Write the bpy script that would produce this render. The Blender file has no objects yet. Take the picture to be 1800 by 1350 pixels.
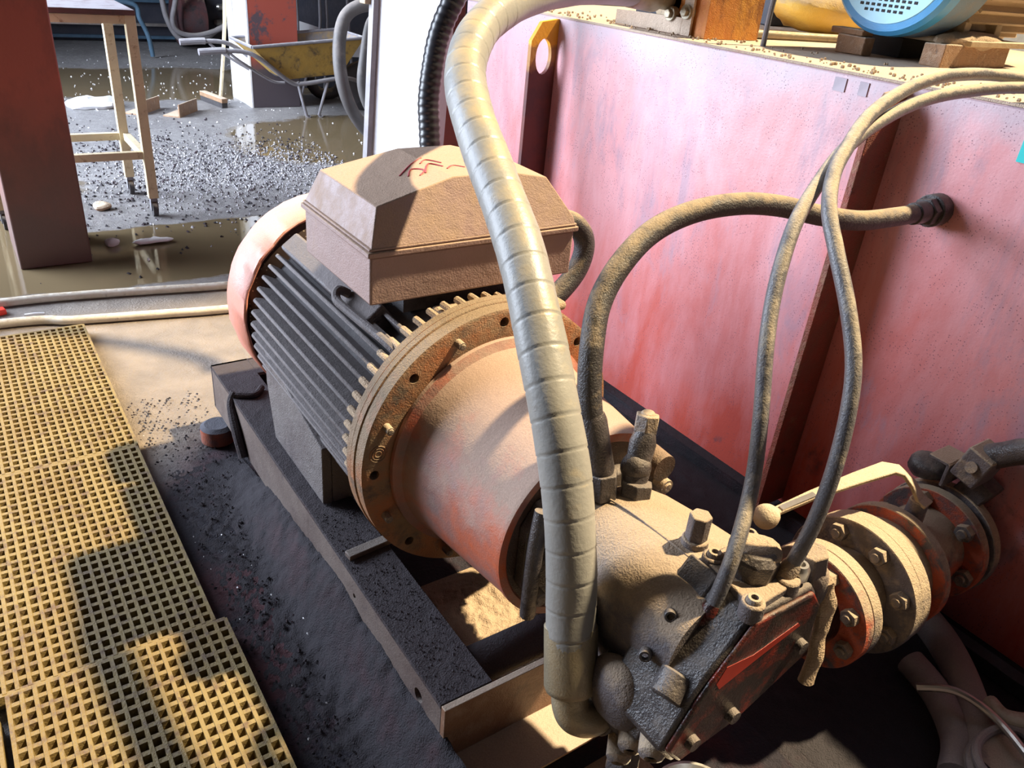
import bpy, bmesh, math, random
from mathutils import Vector, Matrix, Quaternion, noise
random.seed(7)
S = bpy.context.scene
COL = S.collection
PI = math.pi
# ---------------------------------------------------------------- camera
cam_d = bpy.data.cameras.new('camera'); cam = bpy.data.objects.new('camera', cam_d); COL.objects.link(cam)
cam_d.sensor_width = 36.0; cam_d.lens = 1390.8 * 36.0 / 1800.0
cam_d.clip_start = 0.02; cam_d.clip_end = 200
cm = Matrix(((0.826482, 0.206620, -0.523675, -0.7503),
             (-0.556294, 0.442507, -0.703367, -1.0483),
             (0.086400, 0.872637, 0.480665, 1.2750), (0, 0, 0, 1)))
cam.matrix_world = cm
S.camera = cam
# ---------------------------------------------------------------- colour management
S.view_settings.view_transform = 'Standard'; S.view_settings.look = 'None'
S.view_settings.gamma = 1.0; S.view_settings.exposure = 0.0
S.view_settings.use_curve_mapping = False
# ---------------------------------------------------------------- world, sun, daylight
W = bpy.data.worlds.new('world'); S.world = W; W.use_nodes = True
bg = W.node_tree.nodes['Background']; bg.inputs[0].default_value = (0.70, 0.80, 1.0, 1); bg.inputs[1].default_value = 0.5
sd = bpy.data.lights.new('sun', 'SUN'); sd.energy = 11.0; sd.color = (1.0, 0.80, 0.50); sd.angle = math.radians(1.9)
so = bpy.data.objects.new('sun', sd); COL.objects.link(so); so.location = (3, -5, 8)
so.rotation_euler = Vector((-0.67, 0.13, -1.0)).to_track_quat('-Z', 'Y').to_euler()
ad = bpy.data.lights.new('daylight_opening', 'AREA'); ad.shape = 'RECTANGLE'; ad.size = 5.4; ad.size_y = 3.2
ad.spread = math.radians(128); ad.energy = 920; ad.color = (0.76, 0.85, 1.0)
ao = bpy.data.objects.new('daylight_opening', ad); COL.objects.link(ao); ao.location = (-2.95, 4.5, 2.2)
ao.rotation_euler = Vector((1.0, -0.22, -0.24)).to_track_quat('-Z', 'Z').to_euler()

# ================================================================ materials
def new_mat(name):
    m = bpy.data.materials.new(name); m.use_nodes = True
    nt = m.node_tree; nt.nodes.clear()
    out = nt.nodes.new('ShaderNodeOutputMaterial'); b = nt.nodes.new('ShaderNodeBsdfPrincipled')
    nt.links.new(b.outputs[0], out.inputs[0]); return m, nt, b
class N:
    def __init__(s, nt, coord='Object'):
        s.nt = nt
        if coord == 'World':
            s.co = nt.nodes.new('ShaderNodeNewGeometry').outputs['Position']
        else:
            s.co = nt.nodes.new('ShaderNodeTexCoord').outputs['Object']
    def lk(s, a, b): s.nt.links.new(a, b)
    def noise(s, scale, detail=4, rough=0.6, stretch=None, dist=0.0):
        n = s.nt.nodes.new('ShaderNodeTexNoise'); n.inputs['Scale'].default_value = scale
        n.inputs['Detail'].default_value = detail; n.inputs['Roughness'].default_value = rough
        n.inputs['Distortion'].default_value = dist
        c = s.co
        if stretch:
            mp = s.nt.nodes.new('ShaderNodeMapping'); mp.inputs['Scale'].default_value = stretch
            s.lk(c, mp.inputs[0]); c = mp.outputs[0]
        s.lk(c, n.inputs['Vector']); return n.outputs['Fac']
    def ramp(s, f, a, b):      # clamp((f-a)/(b-a))
        n = s.nt.nodes.new('ShaderNodeMapRange'); n.inputs['From Min'].default_value = a; n.inputs['From Max'].default_value = b
        s.lk(f, n.inputs['Value']); return n.outputs[0]
    def mix(s, f, a, b):
        n = s.nt.nodes.new('ShaderNodeMix'); n.data_type = 'RGBA'
        for sock, v in ((n.inputs['Factor'], f), (n.inputs['A'], a), (n.inputs['B'], b)):
            pass
        n.inputs[0].default_value = 0.5
        if isinstance(f, (int, float)): n.inputs[0].default_value = f
        else: s.lk(f, n.inputs[0])
        for i, v in ((6, a), (7, b)):
            if isinstance(v, tuple): n.inputs[i].default_value = (*v, 1) if len(v) == 3 else v
            else: s.lk(v, n.inputs[i])
        return n.outputs[2]
    def math(s, op, a, b=0.0, clamp=False):
        n = s.nt.nodes.new('ShaderNodeMath'); n.operation = op; n.use_clamp = clamp
        for i, v in ((0, a), (1, b)):
            if isinstance(v, (int, float)): n.inputs[i].default_value = v
            else: s.lk(v, n.inputs[i])
        return n.outputs[0]
    def normal_z(s):
        g = s.nt.nodes.new('ShaderNodeNewGeometry'); x = s.nt.nodes.new('ShaderNodeSeparateXYZ')
        s.lk(g.outputs['Normal'], x.inputs[0]); return x.outputs[2]
    def xyz(s):
        x = s.nt.nodes.new('ShaderNodeSeparateXYZ'); s.lk(s.co, x.inputs[0]); return x.outputs
    def bump(s, h, strength, dist, prev=None):
        n = s.nt.nodes.new('ShaderNodeBump'); n.inputs['Strength'].default_value = strength; n.inputs['Distance'].default_value = dist
        s.lk(h, n.inputs['Height'])
        if prev is not None: s.lk(prev, n.inputs['Normal'])
        return n.outputs[0]
DUST = (0.42, 0.31, 0.21)
GREYDUST = (0.24, 0.21, 0.20)
def grime(name, base, base2=None, dark=(0.03, 0.027, 0.03), dark_amt=0.3, dust=DUST, dust_amt=0.5, rough=0.6,
          metallic=0.0, scale=6.0, grain=0.5, speck=0.0, streak=None, coord='Object', spec=0.5, edge=0.15):
    """painted or bare metal with dark grime patches, dust that lies on upward faces and a granular film"""
    m, nt, b = new_mat(name); n = N(nt, coord)
    base2 = base2 or tuple(c * 0.75 for c in base)
    c = n.mix(n.ramp(n.noise(scale, 5, 0.65, streak), 0.40, 0.62), base, base2)
    d = n.noise(scale * 1.7, 6, 0.7, streak, 0.4)
    lo = 0.72 - 0.45 * dark_amt
    c = n.mix(n.ramp(d, lo, lo + edge), c, dark)
    # dust: normal z + noise
    f = n.noise(scale * 2.3, 5, 0.7)
    v = n.math('ADD', n.math('MULTIPLY', n.normal_z(), 0.55), f)
    t = 1.25 - dust_amt
    dm = n.ramp(v, t - 0.16, t + 0.16)
    fine = n.noise(420, 3, 0.8)
    dcol = n.mix(n.ramp(fine, 0.35, 0.65), tuple(x * 0.85 for x in dust), tuple(min(1, x * 1.1) for x in dust))
    c = n.mix(dm, c, dcol)
    if speck:
        vo = nt.nodes.new('ShaderNodeTexVoronoi'); vo.inputs['Scale'].default_value = 190
        n.lk(n.co, vo.inputs['Vector'])
        sp = n.math('MULTIPLY', n.ramp(vo.outputs['Distance'], 0.26, 0.14), n.ramp(n.noise(11, 5, 0.7), 0.66 - speck, 0.72 - speck))
        c = n.mix(sp, c, (0.10, 0.06, 0.07))
    n.lk(c, b.inputs['Base Color'])
    r = n.math('ADD', n.math('MULTIPLY', dm, 0.9 - rough), rough, True)
    n.lk(r, b.inputs['Roughness']); b.inputs['Metallic'].default_value = 0.0
    if metallic:
        n.lk(n.math('MULTIPLY', n.math('SUBTRACT', 1.0, dm), metallic), b.inputs['Metallic'])
    b.inputs['Specular IOR Level'].default_value = spec
    h1 = n.noise(330, 2, 0.6)
    nb = n.bump(h1, 0.9 * grain, 0.0034)
    nb = n.bump(n.noise(26, 4, 0.6), 0.35 * grain, 0.02, nb)
    n.lk(nb, b.inputs['Normal'])
    return m
def plain(name, col, rough=0.5, metallic=0.0, bump=0.0, bscale=80, var=0.2, vscale=8, spec=0.5):
    m, nt, b = new_mat(name); n = N(nt)
    c = n.mix(n.ramp(n.noise(vscale, 4), 0.35, 0.65), tuple(x * (1 - var) for x in col), tuple(min(1, x * (1 + var)) for x in col))
    n.lk(c, b.inputs['Base Color']); b.inputs['Roughness'].default_value = rough; b.inputs['Metallic'].default_value = metallic
    b.inputs['Specular IOR Level'].default_value = spec
    if bump: n.lk(n.bump(n.noise(bscale, 4), bump, 0.004), b.inputs['Normal'])
    return m

M = {}
M['box'] = grime('terminal box paint', (0.37, 0.25, 0.23), (0.33, 0.23, 0.21), dark_amt=0.06, dust=(0.42, 0.29, 0.21), dust_amt=0.52, grain=0.35, rough=0.5)
M['boxtop'] = M['box']
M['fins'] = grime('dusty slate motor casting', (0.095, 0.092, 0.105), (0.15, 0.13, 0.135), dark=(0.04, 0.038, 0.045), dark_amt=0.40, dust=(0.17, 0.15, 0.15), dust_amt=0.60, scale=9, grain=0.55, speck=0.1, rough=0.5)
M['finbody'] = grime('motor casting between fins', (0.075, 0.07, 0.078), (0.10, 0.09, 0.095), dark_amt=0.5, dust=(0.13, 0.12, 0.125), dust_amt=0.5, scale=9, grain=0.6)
M['cowl'] = grime('salmon fan cowl paint', (0.74, 0.28, 0.20), (0.66, 0.30, 0.24), dark_amt=0.02, dust=(0.62, 0.42, 0.34), dust_amt=0.42, grain=0.25, rough=0.45)
M['flange'] = grime('orange brown flange paint', (0.40, 0.15, 0.06), (0.26, 0.17, 0.10), dark=(0.12, 0.09, 0.07), dark_amt=0.45, dust=(0.26, 0.19, 0.125), dust_amt=0.56, scale=10, grain=0.6)
M['cone'] = grime('red brown coupling housing', (0.52, 0.10, 0.03), (0.30, 0.17, 0.15), dark=(0.17, 0.125, 0.13), dark_amt=0.68, dust=(0.40, 0.28, 0.22), dust_amt=0.55, scale=4.5, grain=0.25, rough=0.42, edge=0.3, streak=(1.3, 0.8, 1))
M['conedark'] = grime('brown oiled end plate', (0.09, 0.05, 0.035), (0.06, 0.04, 0.03), dark_amt=0.4, dust=(0.26, 0.18, 0.12), dust_amt=0.38, grain=0.7)
M['pump'] = grime('dust covered pump casting', (0.13, 0.11, 0.115), (0.10, 0.088, 0.095), dark=(0.06, 0.05, 0.055), dark_amt=0.25, dust=(0.37, 0.28, 0.20), dust_amt=0.52, scale=7, grain=0.6)
M['pumpdark'] = grime('oily dark pump casting', (0.055, 0.048, 0.05), (0.085, 0.072, 0.07), dark=(0.022, 0.019, 0.022), dark_amt=0.5, dust=(0.20, 0.165, 0.14), dust_amt=0.34, scale=12, grain=0.5, rough=0.35)
M['pumpred'] = grime('oily red pump paint', (0.20, 0.022, 0.012), (0.07, 0.02, 0.016), dark=(0.02, 0.014, 0.014), dark_amt=0.75, dust=(0.22, 0.13, 0.09), dust_amt=0.25, scale=8, grain=0.35, rough=0.3)
M['frame'] = grime('soot covered base frame', (0.065, 0.056, 0.062), (0.06, 0.038, 0.038), dark=(0.03, 0.028, 0.033), dark_amt=0.5, dust=(0.060, 0.052, 0.058), dust_amt=0.6, scale=7, grain=0.9, spec=0.2)
M['puckm'] = grime('sooty red rubber mount', (0.40, 0.10, 0.05), (0.25, 0.09, 0.06), dark_amt=0.3, dust=(0.09, 0.09, 0.11), dust_amt=0.62, scale=12)
M['soot'] = grime('black oily soot', (0.028, 0.026, 0.032), (0.055, 0.028, 0.034), dark=(0.018, 0.017, 0.02), dark_amt=0.4, dust=(0.045, 0.041, 0.047), dust_amt=0.45, scale=4, grain=1.0, rough=0.6, spec=0.15)
M['frameside'] = grime('brown frame web', (0.15, 0.115, 0.10), (0.10, 0.07, 0.062), dark=(0.06, 0.045, 0.05), dark_amt=0.35, dust=(0.20, 0.17, 0.15), dust_amt=0.35, scale=6, grain=0.4)
M['framefront'] = grime('rusty end channel', (0.28, 0.16, 0.10), (0.20, 0.10, 0.06), dark=(0.09, 0.06, 0.05), dark_amt=0.3, dust=(0.46, 0.36, 0.28), dust_amt=0.55, scale=4, grain=0.3, rough=0.5)
M['foot'] = grime('grey dusted motor foot', (0.15, 0.132, 0.13), (0.12, 0.10, 0.10), dark=(0.06, 0.05, 0.055), dark_amt=0.3, dust=(0.14, 0.12, 0.12), dust_amt=0.4, scale=8, grain=0.7, speck=0.12)
def tank_mat():
    m, nt, b = new_mat('worn red tank paint'); n = N(nt, 'World')
    c = n.mix(n.ramp(n.noise(2.2, 4, 0.6), 0.38, 0.62), (0.60, 0.10, 0.07), (0.50, 0.085, 0.065))
    z = n.xyz()[2]
    f1 = n.noise(2.4, 6, 0.68, (1, 1.8, 0.55), 0.3)
    film = n.ramp(n.math('ADD', f1, n.math('MULTIPLY', z, 0.45)), 0.50, 1.0)  # skylight fading down the wall, painted in as a paler tone
    c = n.mix(n.math('MULTIPLY', film, 0.88), c, (0.78, 0.42, 0.46))
    g = n.ramp(n.math('ADD', n.noise(5.0, 6, 0.7, (1, 1.6, 0.45), 0.5), n.math('MULTIPLY', z, 0.06)), 0.56, 0.72)
    c = n.mix(n.math('MULTIPLY', g, 0.75), c, (0.40, 0.27, 0.34))
    top = n.ramp(n.math('ADD', z, n.math('MULTIPLY', n.noise(8, 5, 0.7), 0.22)), 1.10, 1.20)
    c = n.mix(n.math('MULTIPLY', top, 0.8), c, (0.52, 0.44, 0.50))
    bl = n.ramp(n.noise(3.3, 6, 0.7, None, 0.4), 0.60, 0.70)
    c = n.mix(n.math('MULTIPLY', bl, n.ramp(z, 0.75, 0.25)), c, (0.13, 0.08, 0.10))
    vo = nt.nodes.new('ShaderNodeTexVoronoi'); vo.inputs['Scale'].default_value = 165
    n.lk(n.co, vo.inputs['Vector'])
    sp = n.math('MULTIPLY', n.ramp(vo.outputs['Distance'], 0.28, 0.14), n.ramp(n.noise(16, 6, 0.85), 0.46, 0.56))
    c = n.mix(n.math('MULTIPLY', sp, 0.85), c, (0.16, 0.06, 0.09))
    n.lk(c, b.inputs['Base Color']); b.inputs['Roughness'].default_value = 0.38
    nb = n.bump(n.noise(150, 4, 0.7), 0.15, 0.004); nb = n.bump(n.noise(3, 3), 0.25, 0.03, nb); n.lk(nb, b.inputs['Normal'])
    return m
M['tank'] = tank_mat()
M['tank_unused'] = grime('worn red tank paint', (0.62, 0.15, 0.125), (0.56, 0.20, 0.18), dark=(0.30, 0.20, 0.23), dark_amt=0.34, dust=(0.60, 0.40, 0.40), dust_amt=0.28, scale=1.6, grain=0.25, speck=0.20, streak=(1, 2.2, 0.8), coord='World', rough=0.42, edge=0.3)
M['tanktop'] = grime('dust covered tank top', (0.40, 0.18, 0.13), dark_amt=0.1, dust=(0.56, 0.44, 0.34), dust_amt=1.0, scale=6, grain=0.9, coord='World')
M['rib'] = grime('dusty red rib', (0.34, 0.085, 0.055), (0.24, 0.09, 0.06), dark_amt=0.25, dust=(0.42, 0.28, 0.18), dust_amt=0.50, scale=14, grain=0.9)
M['orange'] = grime('sunlit orange rib end', (0.85, 0.33, 0.03), dark_amt=0.1, dust_amt=0.2, grain=0.3)
M['rustorange'] = grime('rusty orange steel', (0.50, 0.16, 0.03), (0.62, 0.28, 0.04), dark=(0.22, 0.07, 0.02), dark_amt=0.42, dust_amt=0.3, scale=8, grain=0.6, streak=(1, 1, 0.4))
M['pipered'] = grime('red pipe flange paint', (0.50, 0.10, 0.045), (0.40, 0.09, 0.05), dark=(0.10, 0.085, 0.095), dark_amt=0.60, dust=(0.46, 0.36, 0.25), dust_amt=0.50, scale=11, grain=0.6)
M['pipegrey'] = grime('grey dusted flange', (0.15, 0.135, 0.145), (0.12, 0.10, 0.105), dark_amt=0.25, dust=(0.46, 0.36, 0.25), dust_amt=0.62, scale=11, grain=0.7)
M['bolt'] = grime('dusted bolt steel', (0.17, 0.15, 0.15), dark_amt=0.2, dust=(0.42, 0.32, 0.22), dust_amt=0.62, scale=20, grain=0.6, rough=0.4)
M['steel'] = plain('bright worn steel', (0.62, 0.60, 0.56), 0.28, 0.85, 0.1)
M['brassy'] = grime('yellowed ferrule steel', (0.36, 0.30, 0.20), (0.28, 0.24, 0.17), dark_amt=0.15, dust=(0.44, 0.35, 0.22), dust_amt=0.35, scale=14, grain=0.25, rough=0.38, metallic=0.3)
M['rubber'] = grime('dusty black rubber hose', (0.060, 0.055, 0.058), dark_amt=0.1, dust=(0.36, 0.28, 0.19), dust_amt=0.37, scale=12, grain=0.6, rough=0.5)
M['blackrubber'] = plain('glossy black rubber', (0.018, 0.017, 0.02), 0.32)
M['rubbergrey'] = grime('grey dusted thin hose', (0.15, 0.145, 0.155), (0.12, 0.115, 0.125), dark_amt=0.05, dust=(0.50, 0.42, 0.32), dust_amt=0.40, scale=10, grain=0.35, rough=0.4)
M['wood'] = grime('dusty wooden block', (0.34, 0.20, 0.11), (0.28, 0.17, 0.10), dark_amt=0.25, dust=(0.58, 0.46, 0.34), dust_amt=0.55, scale=20, grain=0.9)
M['blue'] = grime('blue motor paint', (0.05, 0.30, 0.62), (0.06, 0.27, 0.55), dark_amt=0.03, dust=(0.42, 0.38, 0.34), dust_amt=0.34, grain=0.15, rough=0.35)
M['lightblue'] = plain('pale blue fan cover', (0.30, 0.62, 0.80), 0.35, 0, 0.0, var=0.08)
M['scrap'] = plain('lilac grey scrap', (0.42, 0.36, 0.42), 0.5)
M['redink'] = plain('faded red ink', (0.42, 0.06, 0.08), 0.6)
M['sleeve'] = grime('dusty blue grey sleeve', (0.13, 0.22, 0.33), (0.20, 0.21, 0.22), dark_amt=0.1, dust=(0.40, 0.33, 0.26), dust_amt=0.66, grain=0.3)
M['redstreak'] = plain('bright red paint', (0.36, 0.032, 0.018), 0.4)
M['teal'] = plain('turquoise plate', (0.02, 0.62, 0.62), 0.4, var=0.05)
M['black'] = plain('black void', (0.012, 0.011, 0.013), 0.7)
M['darksteel'] = grime('dark machine steel', (0.035, 0.038, 0.055), (0.05, 0.05, 0.065), dark_amt=0.3, dust=(0.10, 0.10, 0.12), dust_amt=0.4, grain=0.3)
M['column'] = grime('red oxide column', (0.33, 0.07, 0.045), (0.26, 0.065, 0.05), dark=(0.10, 0.05, 0.045), dark_amt=0.55, dust=(0.2, 0.1, 0.09), dust_amt=0.2, scale=2.2, grain=0.35, rough=0.45, streak=(1, 1, 0.7), edge=0.2)
M['drum'] = grime('dark red drum', (0.10, 0.035, 0.035), (0.07, 0.045, 0.05), dark_amt=0.4, dust_amt=0.2)
M['white'] = grime('white painted steel', (0.80, 0.80, 0.82), (0.74, 0.74, 0.76), dark=(0.45, 0.45, 0.47), dark_amt=0.12, dust=(0.6, 0.58, 0.56), dust_amt=0.2, scale=4, grain=0.15, rough=0.4)
M['concrete'] = grime('whitewashed concrete', (0.66, 0.66, 0.68), (0.58, 0.58, 0.60), dark=(0.3, 0.29, 0.3), dark_amt=0.2, dust_amt=0.2, grain=0.4)
M['cart'] = grime('cream painted cart tube', (0.66, 0.55, 0.34), (0.60, 0.50, 0.32), dark=(0.24, 0.12, 0.05), dark_amt=0.34, dust=(0.5, 0.42, 0.3), dust_amt=0.2, scale=12, grain=0.3)
M['carttop'] = grime('rust red cart top', (0.12, 0.05, 0.045), dark_amt=0.3, dust=(0.3, 0.28, 0.3), dust_amt=0.35, grain=0.3)
M['barrow'] = grime('scuffed yellow tray', (0.40, 0.25, 0.055), (0.32, 0.21, 0.06), dark=(0.10, 0.07, 0.04), dark_amt=0.42, dust=(0.2, 0.18, 0.18), dust_amt=0.62, scale=7, grain=0.4)
M['tube'] = grime('grey barrow tube', (0.22, 0.21, 0.23), dark_amt=0.2, dust=(0.4, 0.38, 0.38), dust_amt=0.4, grain=0.3)
M['ropem'] = grime('dirty white hose', (0.62, 0.57, 0.47), (0.70, 0.66, 0.58), dark=(0.25, 0.21, 0.16), dark_amt=0.22, dust_amt=0.2, scale=16, grain=0.35)
M['greyhose'] = grime('grey background hose', (0.30, 0.28, 0.29), dark_amt=0.15, dust=(0.42, 0.38, 0.36), dust_amt=0.45, grain=0.3)
M['loophose'] = grime('brown grey dusted hose', (0.105, 0.095, 0.092), dark_amt=0.15, dust=(0.22, 0.19, 0.17), dust_amt=0.45, grain=0.3)
M['redplastic'] = plain('red plastic', (0.80, 0.05, 0.03), 0.35)
M['bluepaint'] = plain('pale blue paint', (0.07, 0.13, 0.19), 0.4)
M['yellow'] = grime('yellow dusted part', (0.80, 0.55, 0.10), (0.70, 0.50, 0.16), dark_amt=0.15, dust=(0.6, 0.48, 0.34), dust_amt=0.5, grain=0.4)
M['sand'] = grime('loose tan dust', (0.42, 0.32, 0.22), (0.34, 0.26, 0.18), dark=(0.2, 0.15, 0.1), dark_amt=0.15, dust_amt=0.9, scale=20, grain=1.0)
M['tan'] = grime('tan dusted machine part', (0.50, 0.38, 0.24), (0.40, 0.30, 0.18), dark=(0.15, 0.11, 0.08), dark_amt=0.3, dust=(0.56, 0.45, 0.32), dust_amt=0.6, grain=0.5)

M['wallm'] = plain('sooty plaster wall', (0.16, 0.15, 0.15), 0.8)
def tape_mat():
    m, nt, b = new_mat('grey wrapping tape'); n = N(nt)
    c = n.mix(n.ramp(n.noise(9, 5), 0.35, 0.65), (0.27, 0.265, 0.25), (0.33, 0.32, 0.295))
    c = n.mix(n.ramp(n.noise(30, 5, 0.7), 0.62, 0.72), c, (0.24, 0.21, 0.18))
    c = n.mix(n.ramp(n.math('ADD', n.math('MULTIPLY', n.normal_z(), 0.4), n.noise(14, 5)), 0.75, 0.95), c, (0.44, 0.37, 0.26))
    n.lk(c, b.inputs['Base Color']); b.inputs['Roughness'].default_value = 0.42
    n.lk(n.bump(n.noise(120, 4), 0.18, 0.004), b.inputs['Normal'])
    return m
M['tape'] = tape_mat()
def grate_mat():
    m, nt, b = new_mat('yellowed grating'); n = N(nt, 'World')
    c = n.mix(n.ramp(n.noise(5, 4), 0.35, 0.65), (0.185, 0.125, 0.042), (0.235, 0.175, 0.068))
    c = n.mix(n.ramp(n.noise(40, 4), 0.50, 0.68), c, (0.12, 0.075, 0.04))
    n.lk(c, b.inputs['Base Color']); b.inputs['Roughness'].default_value = 0.55
    n.lk(n.bump(n.noise(220, 3), 0.5, 0.003), b.inputs['Normal'])
    return m
M['grate'] = grate_mat()
def floor_mat():
    m, nt, b = new_mat('wet dirty concrete floor'); n = N(nt, 'World')
    X, Y, Z = n.xyz()
    wob = n.noise(1.6, 5, 0.6); wob2 = n.noise(6, 5, 0.65)
    w = n.math('ADD', n.math('MULTIPLY', n.math('SUBTRACT', wob, 0.5), 1.3), n.math('MULTIPLY', n.math('SUBTRACT', wob2, 0.5), 0.6))
    def blob(cx, cy, sx, sy, amp=1.0, soft=0.25):
        dx = n.math('MULTIPLY', n.math('SUBTRACT', X, cx), 1.0 / sx); dy = n.math('MULTIPLY', n.math('SUBTRACT', Y, cy), 1.0 / sy)
        d = n.math('SQRT', n.math('ADD', n.math('MULTIPLY', dx, dx), n.math('MULTIPLY', dy, dy)))
        d = n.math('ADD', d, n.math('MULTIPLY', w, amp))
        return n.ramp(d, 1.0 + soft / 2, 1.0 - soft / 2)
    c = n.mix(n.ramp(n.noise(2.5, 6, 0.7), 0.35, 0.65), (0.20, 0.19, 0.19), (0.30, 0.285, 0.28))
    c = n.mix(n.ramp(n.noise(22, 5, 0.7), 0.5, 0.7), c, (0.40, 0.385, 0.38))
    c = n.mix(n.ramp(n.noise(70, 5, 0.8), 0.56, 0.66), c, (0.09, 0.085, 0.09))
    # warm sunlit strip painted into the pale concrete near the machine
    sunlit_sand = blob(-0.35, 1.45, 1.15, 0.62, 0.3, 0.4)
    c = n.mix(sunlit_sand, c, n.mix(n.ramp(n.noise(9, 5), 0.35, 0.65), (0.20, 0.165, 0.135), (0.275, 0.225, 0.18)))
    # oily soot with the motor's shadow painted in, between grating and tank
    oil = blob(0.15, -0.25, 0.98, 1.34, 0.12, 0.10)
    oil_shade_c = n.mix(n.ramp(n.noise(2.6, 5, 0.7), 0.46, 0.60), (0.033, 0.030, 0.040), (0.085, 0.035, 0.042))
    oil_shade_c = n.mix(n.ramp(n.noise(60, 4, 0.75), 0.62, 0.78), oil_shade_c, (0.08, 0.075, 0.08))
    c = n.mix(oil, c, oil_shade_c)
    # puddles
    def mx(a, b_): return n.math('MAXIMUM', a, b_)
    pud = mx(mx(blob(0.15, 2.45, 1.5, 0.36, 0.30, 0.06), blob(1.75, 4.3, 0.95, 0.75, 0.5, 0.10)), mx(blob(0.9, 6.6, 1.8, 0.8, 0.6, 0.15), blob(-1.0, 3.6, 0.7, 1.6, 0.5, 0.1)))
    c = n.mix(pud, c, (0.155, 0.115, 0.065))
    damp = blob(0.8, 4.0, 3.0, 3.0, 0.8, 0.6)
    n.lk(c, b.inputs['Base Color'])
    r = n.math('SUBTRACT', 0.62, n.math('MULTIPLY', damp, 0.22))
    n.lk(n.math('SUBTRACT', 0.5, n.math('MULTIPLY', oil, 0.3)), b.inputs['Specular IOR Level'])
    r = n.math('MULTIPLY', r, n.math('SUBTRACT', 1.0, n.math('MULTIPLY', pud, 0.93)))
    n.lk(r, b.inputs['Roughness'])
    h = n.math('ADD', n.noise(120, 4, 0.8), n.math('MULTIPLY', n.noise(18, 5, 0.7), 1.6))
    bn = nt.nodes.new('ShaderNodeBump'); bn.inputs['Distance'].default_value = 0.012
    n.lk(h, bn.inputs['Height']); n.lk(n.math('SUBTRACT', 0.75, n.math('MULTIPLY', pud, 0.735)), bn.inputs['Strength'])
    n.lk(bn.outputs[0], b.inputs['Normal'])
    return m
M['floor'] = floor_mat()

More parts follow.
